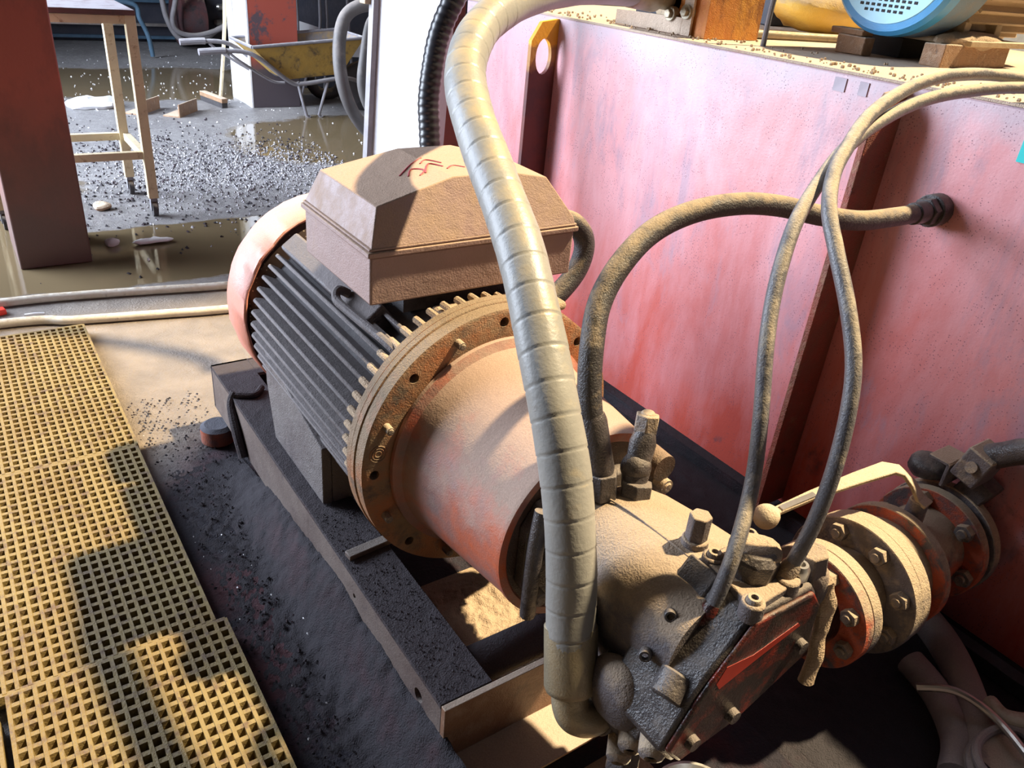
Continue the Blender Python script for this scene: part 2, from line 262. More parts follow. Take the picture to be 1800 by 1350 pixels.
# ================================================================ mesh helpers
class B:
    def __init__(s): s.v = []; s.f = []
    def add(s, vs, fs):
        o = len(s.v); s.v += [Vector(p) for p in vs]; s.f += [tuple(i + o for i in f) for f in fs]; return s
    def box(s, c, d, rot=None):
        c = Vector(c); h = Vector(d) / 2
        vs = [Vector((x * h.x, y * h.y, z * h.z)) for x in (-1, 1) for y in (-1, 1) for z in (-1, 1)]
        if rot: R_ = Matrix.Rotation(rot[2], 3, 'Z') @ Matrix.Rotation(rot[1], 3, 'Y') @ Matrix.Rotation(rot[0], 3, 'X'); vs = [R_ @ v for v in vs]
        return s.add([c + v for v in vs], [(0, 1, 3, 2), (4, 6, 7, 5), (0, 4, 5, 1), (2, 3, 7, 6), (0, 2, 6, 4), (1, 5, 7, 3)])
    def hull(s, lo, hi, z0, z1):      # two rectangles (x0,y0,x1,y1)
        return s.box(((lo[0] + lo[2]) / 2, (lo[1] + lo[3]) / 2, (z0 + z1) / 2), (lo[2] - lo[0], lo[3] - lo[1], z1 - z0))
    def prism(s, poly, axis, a, b):   # poly in the other two axes (order x,y / x,z / y,z)
        def P_(p, t):
            return (p[0], p[1], t) if axis == 'z' else ((p[0], t, p[1]) if axis == 'y' else (t, p[0], p[1]))
        n = len(poly); vs = [P_(p, a) for p in poly] + [P_(p, b) for p in poly]
        return s.add(vs, [tuple(range(n))[::-1], tuple(range(n, 2 * n))] + [(i, (i + 1) % n, n + (i + 1) % n, n + i) for i in range(n)])
    def cyl(s, p0, p1, r0, r1=None, n=24, cap=True, phase=0.0):
        r1 = r0 if r1 is None else r1
        return s.lathe([(0, r0), (1, r1)], p0, p1, n, cap, phase)
    def lathe(s, prof, p0, p1, n=32, cap=True, phase=0.0):   # prof: (t along p0->p1 (fraction), radius)
        p0 = Vector(p0); p1 = Vector(p1); ax = p1 - p0; u = ax.normalized().orthogonal().normalized(); w = ax.normalized().cross(u)
        vs = []; fs = []
        for t, r in prof:
            c = p0 + ax * t
            for k in range(n):
                a = 2 * PI * k / n + phase; vs.append(c + (u * math.cos(a) + w * math.sin(a)) * r)
        for j in range(len(prof) - 1):
            for k in range(n):
                k2 = (k + 1) % n; fs.append((j * n + k, j * n + k2, (j + 1) * n + k2, (j + 1) * n + k))
        if cap:
            fs.append(tuple(range(n))[::-1]); fs.append(tuple(range((len(prof) - 1) * n, len(prof) * n)))
        return s.add(vs, fs)
    def tube(s, pts, r, n=16, sub=8, rfun=None, cap=True, closed=False):
        pts = [Vector(p) for p in pts]; P_ = smooth(pts, sub) if sub > 1 else pts
        L = [0.0]
        for a, b in zip(P_, P_[1:]): L.append(L[-1] + (b - a).length)
        if rfun:                      # resample evenly for detail
            step = 0.0025; tot = L[-1]; Q = []; i = 0; d = 0.0
            while d <= tot:
                while L[i + 1] < d and i < len(L) - 2: i += 1
                q = (d - L[i]) / max(1e-9, L[i + 1] - L[i]); Q.append(P_[i].lerp(P_[i + 1], q)); d += step
            P_ = Q; L = [k * step for k in range(len(P_))]
        T = [(P_[min(i + 1, len(P_) - 1)] - P_[max(i - 1, 0)]).normalized() for i in range(len(P_))]
        u = T[0].orthogonal().normalized(); vs = []; fs = []
        for i, (p, t) in enumerate(zip(P_, T)):
            u = (u - t * u.dot(t)).normalized(); w = t.cross(u); 
            for k in range(n):
                a = 2 * PI * k / n; rr = rfun(L[i], L[-1], a) if rfun else r
                vs.append(p + (u * math.cos(a) + w * math.sin(a)) * rr)
        m = len(P_)
        for j in range(m - 1):
            for k in range(n):
                k2 = (k + 1) % n; fs.append((j * n + k, j * n + k2, (j + 1) * n + k2, (j + 1) * n + k))
        if cap: fs.append(tuple(range(n))[::-1]); fs.append(tuple(range((m - 1) * n, m * n)))
        return s.add(vs, fs)
    def hexa(s, p0, p1, r, phase=0.0): return s.cyl(p0, p1, r, r, 6, True, phase)
    def ball(s, c, r, nu=14, nv=20, sc=(1, 1, 1)):
        c = Vector(c); vs = []; fs = []
        for i in range(1, nu):
            th = PI * i / nu
            for k in range(nv):
                a = 2 * PI * k / nv; vs.append(c + Vector((r * sc[0] * math.sin(th) * math.cos(a), r * sc[1] * math.sin(th) * math.sin(a), r * sc[2] * math.cos(th))))
        for i in range(nu - 2):
            for k in range(nv):
                k2 = (k + 1) % nv; fs.append((i * nv + k, (i + 1) * nv + k, (i + 1) * nv + k2, i * nv + k2))
        vs += [c + Vector((0, 0, r * sc[2])), c - Vector((0, 0, r * sc[2]))]; t = len(vs) - 2
        for k in range(nv):
            k2 = (k + 1) % nv; fs.append((t, k, k2)); fs.append((t + 1, (nu - 2) * nv + k2, (nu - 2) * nv + k))
        return s.add(vs, fs)
    def build(s, name, mat, parent=None, bevel=0.0, ang=35, rough=0.0, seg=2, **props):
        lo = Vector([min(v[i] for v in s.v) for i in range(3)]); hi = Vector([max(v[i] for v in s.v) for i in range(3)])
        c = (lo + hi) / 2
        if parent is None: c.z = lo.z
        me = bpy.data.meshes.new(name)
        if rough:
            s.v = [v + Vector((noise.noise(v * 30), noise.noise(v * 30 + Vector((9, 9, 9))), noise.noise(v * 30 + Vector((5, 1, 7))))) * rough for v in s.v]
        me.from_pydata([v - c for v in s.v], [], s.f)
        bm = bmesh.new(); bm.from_mesh(me); bmesh.ops.recalc_face_normals(bm, faces=bm.faces); bm.to_mesh(me); bm.free()
        me.materials.append(M[mat] if isinstance(mat, str) else mat)
        for p in me.polygons: p.use_smooth = True
        me.set_sharp_from_angle(angle=math.radians(ang))
        o = bpy.data.objects.new(name, me); COL.objects.link(o); o.location = c
        if parent is not None:
            o.parent = parent; o.matrix_parent_inverse = Matrix.Translation(-wloc(parent))
        if bevel:
            md = o.modifiers.new('bevel', 'BEVEL'); md.width = bevel; md.segments = seg; md.limit_method = 'ANGLE'; md.angle_limit = math.radians(40)
            md.harden_normals = False
        for k, v in props.items(): o[k] = v
        return o
WL = {}
def wloc(o):
    # parents are never rotated, so the world location is the sum up the chain
    if o.parent is None: return o.location.copy()
    return o.location.copy()      # children are located in world terms through the inverse
def smooth(pts, sub):
    out = []
    for i in range(len(pts) - 1):
        p0 = pts[max(i - 1, 0)]; p1 = pts[i]; p2 = pts[i + 1]; p3 = pts[min(i + 2, len(pts) - 1)]
        for k in range(sub):
            t = k / sub
            out.append(0.5 * ((2 * p1) + (p2 - p0) * t + (2 * p0 - 5 * p1 + 4 * p2 - p3) * t * t + (3 * p1 - p0 - 3 * p2 + p3) * t ** 3))
    out.append(pts[-1]); return out
def thing(name, label, cat, loc, group=None):
    o = bpy.data.objects.new(name, None); COL.objects.link(o); o.location = loc; o.empty_display_size = 0.05
    o['label'] = label; o['category'] = cat
    if group: o['group'] = group
    return o
def T(label, cat, group=None):
    d = dict(label=label, category=cat)
    if group: d['group'] = group
    return d
def holes(o, cyls):
    """cut round holes: cyls = [(p0,p1,r)] world"""
    b = B()
    for p0, p1, r in cyls: b.cyl(p0, p1, r, r, 14)
    c = b.build('cutter', 'black'); md = o.modifiers.new('holes', 'BOOLEAN'); md.object = c; md.solver = 'EXACT'
    dg = bpy.context.evaluated_depsgraph_get(); me = bpy.data.meshes.new_from_object(o.evaluated_get(dg))
    o.modifiers.clear(); o.data = me; bpy.data.objects.remove(c)
    me.set_sharp_from_angle(angle=math.radians(35))

# ================================================================ setting
fl = B()
fl.add([(-6, -5, 0), (9, -5, 0), (9, 15.2, 0), (-6, 15.2, 0)], [(0, 1, 2, 3)])
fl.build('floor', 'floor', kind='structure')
B().box((1, 15.1, 2.5), (14, 0.2, 5)).build('wall_back', 'darksteel', kind='structure')
b = B(); b.box((-3.1, -1.45, 2.5), (0.2, 5.1, 5)); b.box((-3.1, 11.3, 2.5), (0.2, 7.6, 5)); b.box((-3.1, 4.3, 0.15), (0.2, 6.4, 0.30)); b.box((-3.1, 4.3, 4.5), (0.2, 6.4, 1.0)); b.build('wall_left', 'wallm', kind='structure')  # unseen wall, solid part added to cut daylight on the foreground
B().box((2.4, -4.1, 2.5), (11.2, 0.2, 5)).build('wall_front', 'wallm', kind='structure')  # unseen wall added behind the camera to block sky light
B().box((8.1, 5.5, 2.5), (0.2, 19, 5)).build('wall_right', 'tan', kind='structure')
b = B(); b.box((1, 8.1, 5.1), (14, 13.8, 0.2)); b.box((-1.9, -1.5, 5.1), (7.6, 5.4, 0.2)); b.box((6.8, -1.5, 5.1), (2.8, 5.4, 0.2)); b.build('ceiling', 'darksteel', kind='structure')  # unseen ceiling, added with a gap that limits where sun lands
def col1():
    m, nt, b = new_mat('red oxide column, browned foot'); n = N(nt, 'World')
    z = n.xyz()[2]; c = n.mix(n.ramp(n.noise(3, 6, 0.7, (1, 1, 0.5)), 0.45, 0.60), (0.36, 0.085, 0.06), (0.22, 0.06, 0.05))
    c = n.mix(n.ramp(n.noise(5, 6, 0.75), 0.60, 0.70), c, (0.10, 0.05, 0.05))
    c = n.mix(n.ramp(n.math('ADD', z, n.math('MULTIPLY', n.noise(3, 5), 0.5)), 0.95, 0.45), c, (0.115, 0.062, 0.055))
    n.lk(c, b.inputs['Base Color']); b.inputs['Roughness'].default_value = 0.45
    n.lk(n.bump(n.noise(90, 4), 0.3, 0.004), b.inputs['Normal']); return m
M['col1'] = col1()
B().box((-0.495, 2.60, 2.5), (0.257, 0.36, 5.0)).build('trim_1', 'col1', bevel=0.006, kind='structure')
def col2():
    m, nt, b = new_mat('two tone column paint'); n = N(nt, 'World')
    z = n.xyz()[2]; c = n.mix(n.ramp(n.noise(4, 5, 0.7), 0.54, 0.60), (0.36, 0.075, 0.05), (0.10, 0.07, 0.08))
    c = n.mix(n.ramp(n.math('ADD', z, n.math('MULTIPLY', n.noise(5, 4), 0.3)), 0.55, 0.45), c, (0.075, 0.06, 0.07))
    n.lk(c, b.inputs['Base Color']); b.inputs['Roughness'].default_value = 0.5; return m
M['col2'] = col2()
p = B().box((1.475, 5.68, 2.5), (0.38, 0.49, 5.0)).build('trim_2', 'col2', bevel=0.004, kind='structure')
B().box((1.279, 5.68, 2.5), (0.012, 0.492, 5.0)).build('trim_3', 'white', kind='structure')  # white sheet added so the column's daylit left face reads bright

# ================================================================ base frame
bf = thing('base_frame', 'long soot covered steel base frame carrying the big finned motor', 'machine base', (0, 0.3, 0.06))
for sx in (-1, 1):
    b = B(); x0 = sx * 0.28
    b.box((sx * 0.230, 0.34, 0.185), (0.10, 1.30, 0.010))
    web = b.build('rail_flange', 'frame', bf, bevel=0.001)
    b = B(); b.box((sx * 0.275, 0.34, 0.1225), (0.009, 1.30, 0.115)); b.box((sx * 0.235, 0.34, 0.062), (0.09, 1.30, 0.008))
    w = b.build('rail_web', 'frameside', bf)
    if sx < 0: holes(w, [((-0.30, -0.235, 0.135), (-0.25, -0.235, 0.135), 0.014), ((-0.30, 0.03, 0.14), (-0.25, 0.03, 0.14), 0.006)])
b = B(); b.prism([(-0.324, 0.19), (-0.312, 0.19), (-0.312, 0.058), (-0.418, 0.058), (-0.418, 0.064), (-0.324, 0.066)], 'x', -0.28, 0.28)
b.build('end_channel', 'framefront', bf, bevel=0.001)
b = B(); b.box((0, 0.985, 0.125), (0.56, 0.010, 0.13)); b.box((0, 0.94, 0.185), (0.36, 0.09, 0.01)); b.build('rear_channel', 'frame', bf, bevel=0.001)
B().lathe([(0, 0.036), (1, 0.036)], (-0.165, -0.222, 0.128), (0.18, -0.222, 0.128), 28).build('cross_tube', 'frame', bf)
B().box((-0.218, 0.088, 0.197), (0.105, 0.022, 0.012), (0, 0, 0.10)).build('cross_strap', 'frameside', bf, bevel=0.002)
for x, y in ((-0.30, 0.90), (0.26, 0.90), (0.24, -0.28)):
    b = B(); b.lathe([(0, 0.040), (0.12, 0.046), (0.85, 0.046), (1, 0.034)], (x, y, 0.0), (x, y, 0.056), 28)
    b.build('vibration_mount', 'puckm', bf)
# two paint chips rubbed clean, rear clip
b = B(); b.tube([(-0.270, 0.80, 0.20), (-0.285, 0.79, 0.17), (-0.292, 0.74, 0.12), (-0.29, 0.70, 0.06)], 0.012, 10, 5); b.tube([(-0.272, 0.79, 0.197), (-0.23, 0.77, 0.197), (-0.20, 0.80, 0.197)], 0.009, 10, 5)
b.build('cable_clip', 'frame', bf)

# ================================================================ electric motor
mo = thing('electric_motor', 'large finned electric motor with salmon fan cowl and brown terminal box', 'motor', (0, 0.45, 0.19))
AX = 0.44
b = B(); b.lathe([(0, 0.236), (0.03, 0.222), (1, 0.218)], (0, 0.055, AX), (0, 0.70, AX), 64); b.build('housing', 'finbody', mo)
b = B()
def fin(a, y0, y1, r0, r1, th, tip=True):
    ca, sa = math.cos(a), math.sin(a); t = Vector((-sa, 0, ca)) * th / 2; ra = Vector((ca, 0, sa)); c = Vector((0, 0, AX))
    prof = [(y0 + 0.004, r0), (y0, r0 + (r1 - r0) * 0.6), (y0 + 0.006, r1 - 0.004), (y0 + 0.012, r1), (y1 - 0.01, r1), (y1, r1 - 0.008), (y1, r0)]
    vs = [];
    for sg in (-1, 1):
        for y, r in prof: vs.append(c + ra * r + Vector((0, y, 0)) + t * sg * (1.0 if r < r1 - 0.02 else 0.75))
    n = len(prof)
    fs = [tuple(range(n))[::-1], tuple(range(n, 2 * n))] + [(i, (i + 1) % n, n + (i + 1) % n, n + i) for i in range(n)]
    b.add(vs, fs)
na = 54
fa = []
for k in range(na):
    a = 2 * PI * (k + 0.5) / na
    deg = math.degrees(a) % 360
    if 222 < deg < 318: continue
    if 62 < deg < 118: y1 = 0.115
    else: y1 = 0.665
    fa.append(deg)
    fin(a, 0.075, y1, 0.212, 0.258 if y1 > 0.3 else 0.25, 0.0115)
fo = b.build('cooling_fins', 'fins', mo, bevel=0.0025, ang=50)
# fin tips near the flange, the sunlight on them painted tan
b = B()
for deg in fa:
    a = math.radians(deg); ca, sa = math.cos(a), math.sin(a)
    b.tube([(ca * 0.240, 0.072, AX + sa * 0.240), (ca * 0.251, 0.074, AX + sa * 0.251), (ca * 0.256, 0.092, AX + sa * 0.256), (ca * 0.2555, 0.118, AX + sa * 0.2555)], 0.0070, 8, 4)
b.build('sunlit_fin_tips', 'sand', mo)
# wide smooth rib with lug on the upper left side
b = B(); a = math.radians(128)
for a0, r in ((math.radians(127), 0.262),):
    ca, sa = math.cos(a0), math.sin(a0)
    b.box((ca * 0.243, 0.42, AX + sa * 0.243), (0.05, 0.45, 0.052), (0, -(a0 - PI / 2) , 0))
b.build('cable_channel', 'fins', mo, bevel=0.006)
b = B(); b.tube([(-0.165, 0.30, 0.655), (-0.185, 0.305, 0.665), (-0.195, 0.29, 0.652), (-0.19, 0.24, 0.645), (-0.175, 0.12, 0.635), (-0.165, 0.08, 0.62)], 0.009, 10, 6); b.build('side_conduit', 'fins', mo)
# front bearing flange of the motor
b = B(); b.lathe([(0, 0.276), (0.04, 0.278), (0.40, 0.278), (0.42, 0.274), (0.46, 0.274), (0.48, 0.277), (0.92, 0.277), (1.0, 0.268), (1.0, 0.20)], (0, 0.0305, AX), (0, 0.066, AX), 96); b.build('motor_flange', 'flange', mo)
# fan cowl + perforated rear band
def cowl_prof():
    b = B()
    b.lathe([(0, 0.257), (0.02, 0.261), (0.75, 0.263), (0.9, 0.255), (1.0, 0.235), (1.0, 0.05)], (0, 0.695, AX), (0, 0.865, AX), 80, cap=False)
    b.lathe([(0, 0.2565), (0.02, 0.252), (0.75, 0.254), (0.9, 0.250), (0.99, 0.23), (0.99, 0.05)], (0, 0.695, AX), (0, 0.862, AX), 80, cap=False)
    return b
cowl_prof().build('fan_cowl', 'cowl', mo, ang=50, rough=0.0035)
def perf_mat():
    m, nt, bb = new_mat('perforated dark guard'); n = N(nt)
    vo = nt.nodes.new('ShaderNodeTexVoronoi'); vo.inputs['Scale'].default_value = 95; vo.inputs['Randomness'].default_value = 0.15
    n.lk(n.co, vo.inputs['Vector'])
    c = n.mix(n.ramp(vo.outputs['Distance'], 0.22, 0.16), (0.045, 0.028, 0.025), (0.30, 0.25, 0.2))
    n.lk(c, bb.inputs['Base Color']); bb.inputs['Roughness'].default_value = 0.5; return m
M['perf'] = perf_mat()
B().lathe([(0, 0.2185), (1, 0.2515), (1.0, 0.2185)], (0, 0.672, AX), (0, 0.716, AX), 80).build('fan_guard', 'perf', mo)
# feet: upright side plates and shoes
for sx in (-1, 1):
    b = B(); b.prism([(0.262, 0.192), (0.56, 0.192), (0.60, 0.33), (0.60, 0.41), (0.262, 0.335)], 'x', sx * 0.247, sx * 0.225)
    b.prism([(0.262, 0.192), (0.276, 0.192), (0.276, 0.335), (0.262, 0.335)], 'x', sx * 0.225, sx * 0.17)
    b.prism([(0.586, 0.192), (0.60, 0.192), (0.60, 0.35), (0.586, 0.35)], 'x', sx * 0.225, sx * 0.17)
    b.build('foot', 'foot', mo, bevel=0.003)
# terminal box
b = B(); b.box((0.022, 0.28, 0.748), (0.443, 0.30, 0.090)); tb = b.build('terminal_box', 'box', mo, bevel=0.004)
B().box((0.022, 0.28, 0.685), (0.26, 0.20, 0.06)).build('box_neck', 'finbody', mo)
b = B(); b.box((0.022, 0.28, 0.798), (0.455, 0.312, 0.010)); b.box((0.022, 0.28, 0.8065), (0.449, 0.306, 0.005)); b.build('box_rim', 'box', tb, bevel=0.002)
front = [(-0.198, 0.808), (-0.176, 0.873), (-0.020, 0.909), (0.100, 0.910), (0.186, 0.896), (0.240, 0.822), (0.243, 0.808)]
b = B(); n_ = len(front); xf = lambda x: x
vs = [(x, 0.128 + (z - 0.808) * 0.42, z) for x, z in front] + [(x * (1.0) + (0.05 if 0.15 < x < 0.2 else 0) , 0.432 - (z - 0.808) * 0.42, z - (0.018 if 0.15 < x < 0.2 else 0)) for x, z in front]
b.add(vs, [tuple(range(n_))[::-1], tuple(range(n_, 2 * n_))] + [(i, (i + 1) % n_, n_ + (i + 1) % n_, n_ + i) for i in range(n_)])
b.build('box_lid', 'box', tb, bevel=0.002, ang=12, seg=2)
b = B()
for st in (((-0.075, 0.235), (-0.055, 0.262), (-0.040, 0.240), (-0.058, 0.222)), ((-0.045, 0.225), (-0.020, 0.262), (-0.002, 0.238)), ((-0.030, 0.275), (-0.010, 0.290), (0.008, 0.262)), ((-0.002, 0.222), (0.020, 0.240), (0.036, 0.222)), ((-0.085, 0.25), (-0.045, 0.285), (-0.012, 0.305))):
    b.tube([(x, y, 0.9095 + min(0, x + 0.02) * 0.235) for x, y in st], 0.0016, 6, 4)
b.build('red_scribble', 'redink', tb, label='faint red scribble')
# cable entry loop on the right of the box
b = B(); b.tube([(0.235, 0.30, 0.755), (0.31, 0.30, 0.760), (0.375, 0.29, 0.745), (0.405, 0.28, 0.70), (0.385, 0.27, 0.64), (0.32, 0.26, 0.585), (0.25, 0.26, 0.54)], 0.024, 16, 7)
b.build('supply_cable', 'rubber', mo)
B().hexa((0.24, 0.30, 0.755), (0.275, 0.30, 0.757), 0.033).build('cable_gland', 'box', mo, bevel=0.002)
# slack eyelet tabs under the box front
b = B()
b.box((0.06, 0.10, 0.668), (0.26, 0.09, 0.02)); b.build('dust_ledge', 'sand', mo, bevel=0.008, rough=0.004)

# ================================================================ coupling housing
bh = thing('coupling_housing', 'red brown conical coupling housing bolted between the finned motor and pump', 'machine housing', (0, -0.14, 0.19))
b = B(); b.lathe([(0, 0.218), (0, 0.270), (0.1, 0.2755), (1, 0.2755)], (0, 0.0, AX), (0, 0.030, AX), 96)
fr = b.build('ring_flange', 'flange', bh)
hc = []
for k in range(8):
    a = PI / 4 * k + PI / 2; p_ = (0.252 * math.cos(a), AX + 0.252 * math.sin(a)); hc.append(((p_[0], -0.01, p_[1]), (p_[0], 0.026, p_[1]), 0.0095))
holes(fr, hc)
b = B(); b.lathe([(0, 0.2195), (0.02, 0.2235), (0.045, 0.2225), (0.075, 0.208), (0.12, 0.2035), (0.95, 0.1775), (0.97, 0.1795), (1.0, 0.1785), (1.0, 0.165), (0.985, 0.160), (0.985, 0.06)], (0, 0.002, AX), (0, -0.292, AX), 96)
b.build('housing_cone', 'cone', bh)
B().lathe([(0, 0.163), (1, 0.163)], (0, -0.280, AX), (0, -0.2895, AX), 64).build('end_plate', 'conedark', bh)
for k in range(8):
    a = PI / 4 * k + PI / 8; x, z = 0.249 * math.cos(a), AX + 0.249 * math.sin(a)
    b = B(); b.cyl((x, 0.002, z), (x, -0.018, z), 0.0078, 0.0074, 14); b.cyl((x, -0.0175, z), (x, -0.0195, z), 0.006, 0.004, 12)
    b.build('stud', 'bolt', bh)
# cast mark on the flange
b = B()
for r in (0.006, 0.011, 0.016):
    a0 = math.radians(184); c0 = Vector((0.249 * math.cos(math.radians(170)), -0.0005, AX + 0.249 * math.sin(math.radians(170))))
    b.tube([c0 + Vector((r * math.cos(t * PI / 8), 0, r * math.sin(t * PI / 8))) for t in range(17)], 0.0012, 6, 1, cap=False)
b.build('cast_mark', 'flange', bh)

# ================================================================ pump
pu = thing('hydraulic_pump', 'dust covered hydraulic pump at the front of the coupling housing', 'pump', (0, -0.46, 0.25))
b = B(); b.prism([(-0.145, 0.385), (-0.120, 0.345), (-0.04, 0.325), (0.04, 0.325), (0.12, 0.345), (0.145, 0.385), (0.145, 0.495), (0.12, 0.535), (0.04, 0.555), (-0.04, 0.555), (-0.12, 0.535), (-0.145, 0.495)], 'y', -0.290, -0.315)
b.build('mounting_flange', 'pumpdark', pu, bevel=0.004)
for sx in (-1, 1):
    for sz in (-1, 1):
        x, z = sx * 0.122, AX + sz * 0.07
        b = B(); b.cyl((x, -0.314, z), (x, -0.338, z), 0.013, 0.013, 18); b.cyl((x, -0.337, z), (x, -0.341, z), 0.010, 0.007, 12); b.build('flange_bolt', 'bolt', pu)
B().tube([(-0.128, -0.322, 0.54), (-0.140, -0.330, 0.48), (-0.142, -0.332, 0.40), (-0.135, -0.325, 0.335)], 0.013, 12, 5).build('flange_lug', 'pumpdark', pu)
def sect(rx, rz, cx, cz, e, n=40):
    P_ = []
    for k in range(n):
        a = 2 * PI * k / n; c, s_ = math.cos(a), math.sin(a)
        P_.append((cx + rx * math.copysign(abs(c) ** (2 / e), c), cz + rz * math.copysign(abs(s_) ** (2 / e), s_)))
    return P_
def loft(b, secs):   # secs: (y, poly)
    n = len(secs[0][1]); vs = [(x, y, z) for y, P_ in secs for x, z in P_]; fs = []
    for j in range(len(secs) - 1):
        for k in range(n):
            k2 = (k + 1) % n; fs.append((j * n + k, j * n + k2, (j + 1) * n + k2, (j + 1) * n + k))
    fs.append(tuple(range(n))[::-1]); fs.append(tuple(range((len(secs) - 1) * n, len(secs) * n)))
    return b.add(vs, fs)
b = B()
loft(b, [(-0.315, sect(.088, .088, 0, AX, 2)), (-0.325, sect(.100, .100, 0, AX, 2)), (-0.34, sect(.112, .112, 0, AX, 2)), (-0.38, sect(.122, .120, 0, AX, 2.1)), (-0.43, sect(.126, .122, 0, AX, 2.3)),
         (-0.50, sect(.128, .122, 0, AX, 2.6)), (-0.56, sect(.126, .122, 0, AX, 2.9)), (-0.60, sect(.122, .12, 0, AX - .002, 3))])
b.build('pump_body', 'pump', pu, ang=60)
b = B(); b.tube([(-0.035, -0.345, 0.554), (-0.030, -0.40, 0.560), (-0.026, -0.46, 0.561), (-0.024, -0.52, 0.561)], 0.0018, 8, 4); b.build('casting_seam', 'pump', pu)
# rear block, slanted on the left
RB = [(.105, .535), (.078, .570), (-.043, .574), (-.104, .497), (-.126, .462), (-.162, .392), (-.130, .350), (-.020, .366), (.112, .428)]
b = B(); b.prism(RB, 'y', -0.535, -0.650); b.build('rear_block', 'pumpdark', pu, bevel=0.006)
b = B(); b.prism([(-0.02 + (x + 0.02) * 0.955, 0.47 + (z - 0.47) * 0.94) for x, z in RB], 'y', -0.649, -0.658); b.build('end_cover', 'pumpred', pu, bevel=0.004)
b = B(); b.prism([(-0.094, 0.488), (-0.082, 0.512), (-0.03, 0.506), (0.055, 0.520), (0.062, 0.512), (-0.02, 0.492), (-0.085, 0.474)], 'y', -0.6570, -0.6585); b.build('red_streak', 'redstreak', pu, label='bright red paint streak')
for x, z in ((0.075, 0.47), (-0.04, 0.40), (-0.115, 0.395)):
    B().cyl((x, -0.656, z), (x, -0.668, z), 0.011, 0.010, 16).build('cover_bolt', 'pumpdark', pu)
b = B(); b.prism([(-0.085, 0.36), (0.09, 0.36), (0.06, 0.27), (-0.05, 0.26), (-0.09, 0.30)], 'y', -0.43, -0.585); b.build('lower_body', 'pumpred', pu, bevel=0.006)
# control cover with four ears on top
ct = B(); ct.prism([(-0.030, -0.548), (0.070, -0.543), (0.048, -0.642), (-0.044, -0.648)], 'z', 0.560, 0.584)
for x, y in ((-0.017, -0.554), (0.060, -0.549), (0.039, -0.634), (-0.037, -0.640)):
    ct.cyl((x, y, 0.56), (x, y, 0.588), 0.0165, 0.0155, 20)
cc = ct.build('control_cover', 'pump', pu, bevel=0.003)
for x, y in ((-0.017, -0.554), (0.060, -0.549), (-0.037, -0.640)):
    B().lathe([(0, 0.0105), (0.6, 0.0105), (1.0, 0.0085), (1.0, 0.0050), (0.3, 0.0048)], (x, y, 0.582), (x, y, 0.594), 18, cap=False).build('cap_screw', 'bolt', cc)
B().lathe([(0, 0.0135), (0.7, 0.0135), (1.0, 0.010), (1.0, 0.006), (0.2, 0.0055)], (0.062, -0.632, 0.578), (0.062, -0.632, 0.600), 22, cap=False).build('cap_screw', 'steel', cc, label='bright worn screw head')
b = B(); b.lathe([(0, 0.030), (0.25, 0.034), (0.75, 0.034), (1.0, 0.026)], (0.008, -0.596, 0.570), (0.012, -0.592, 0.618), 10); b.build('adjuster_cap', 'pumpdark', cc, bevel=0.003, rough=0.004)
b = B(); b.ball((0.014, -0.590, 0.610), 0.035, 8, 16, (1, 0.95, 0.42)); b.build('dust_cap', 'sand', cc, rough=0.006)
# stepped shoulder left of the cover
b = B(); b.prism([(-0.036, 0.585), (-0.105, 0.50), (-0.135, 0.40), (-0.09, 0.40), (-0.03, 0.52)], 'y', -0.530, -0.585); b.build('shoulder', 'pumpdark', pu, bevel=0.005)
for x, z in ((-0.095, 0.53), (-0.128, 0.475)):
    b = B(); b.lathe([(0, 0.009), (0.8, 0.009), (1, 0.0075), (1, 0.005), (.3, .005)], (x, -0.566, z), (x - 0.009, -0.574, z + 0.004), 16, cap=False); b.build('cap_screw', 'pumpdark', pu)
# tall square-headed plug on the top
b = B(); b.cyl((0.004, -0.503, 0.555), (0.004, -0.503, 0.572), 0.020, 0.019, 20); b.hexa((0.004, -0.503, 0.570), (0.004, -0.503, 0.612), 0.0165, 0.4); b.build('top_plug', 'pump', pu, bevel=0.002)
# side port flange for the large hose elbow
b = B(); b.cyl((-0.118, -0.520, 0.303), (-0.098, -0.530, 0.325), 0.042, 0.046, 28); b.build('port_flange', 'pumpdark', pu, bevel=0.003)
b = B(); b.ball((-0.140, -0.543, 0.384), 0.050, 14, 26, (0.62, 1.02, 1.10)); b.build('port_boss', 'pump', pu, rough=0.003)
b = B(); b.box((-0.120, -0.552, 0.400), (0.028, 0.105, 0.110), (0, 0.35, 0)); b.build('port_plate', 'pumpdark', pu, bevel=0.004)
b = B(); b.cyl((-0.110, -0.612, 0.470), (-0.138, -0.620, 0.448), 0.024, 0.022, 22); b.build('side_plug', 'pumpdark', pu, bevel=0.003)
for c0, c1 in (((-0.120, -0.566, 0.335), (-0.146, -0.592, 0.326)), ((-0.125, -0.608, 0.372), (-0.152, -0.632, 0.362)), ((-0.112, -0.545, 0.285), (-0.138, -0.570, 0.270))):
    b = B(); b.cyl(c0, c1, 0.019, 0.018, 22); c0 = Vector(c0); c1 = Vector(c1); d = (c1 - c0).normalized(); b.lathe([(0, 0.018), (0.6, 0.015), (1, 0.009), (0.4, 0.008)], c1, c1 + d * 0.008, 20, cap=False); b.build('port_bolt', 'bolt', pu)
b = B(); b.hexa((-0.095, -0.545, 0.265), (-0.120, -0.565, 0.215), 0.026); b.build('hex_nut', 'pumpdark', pu, bevel=0.003)
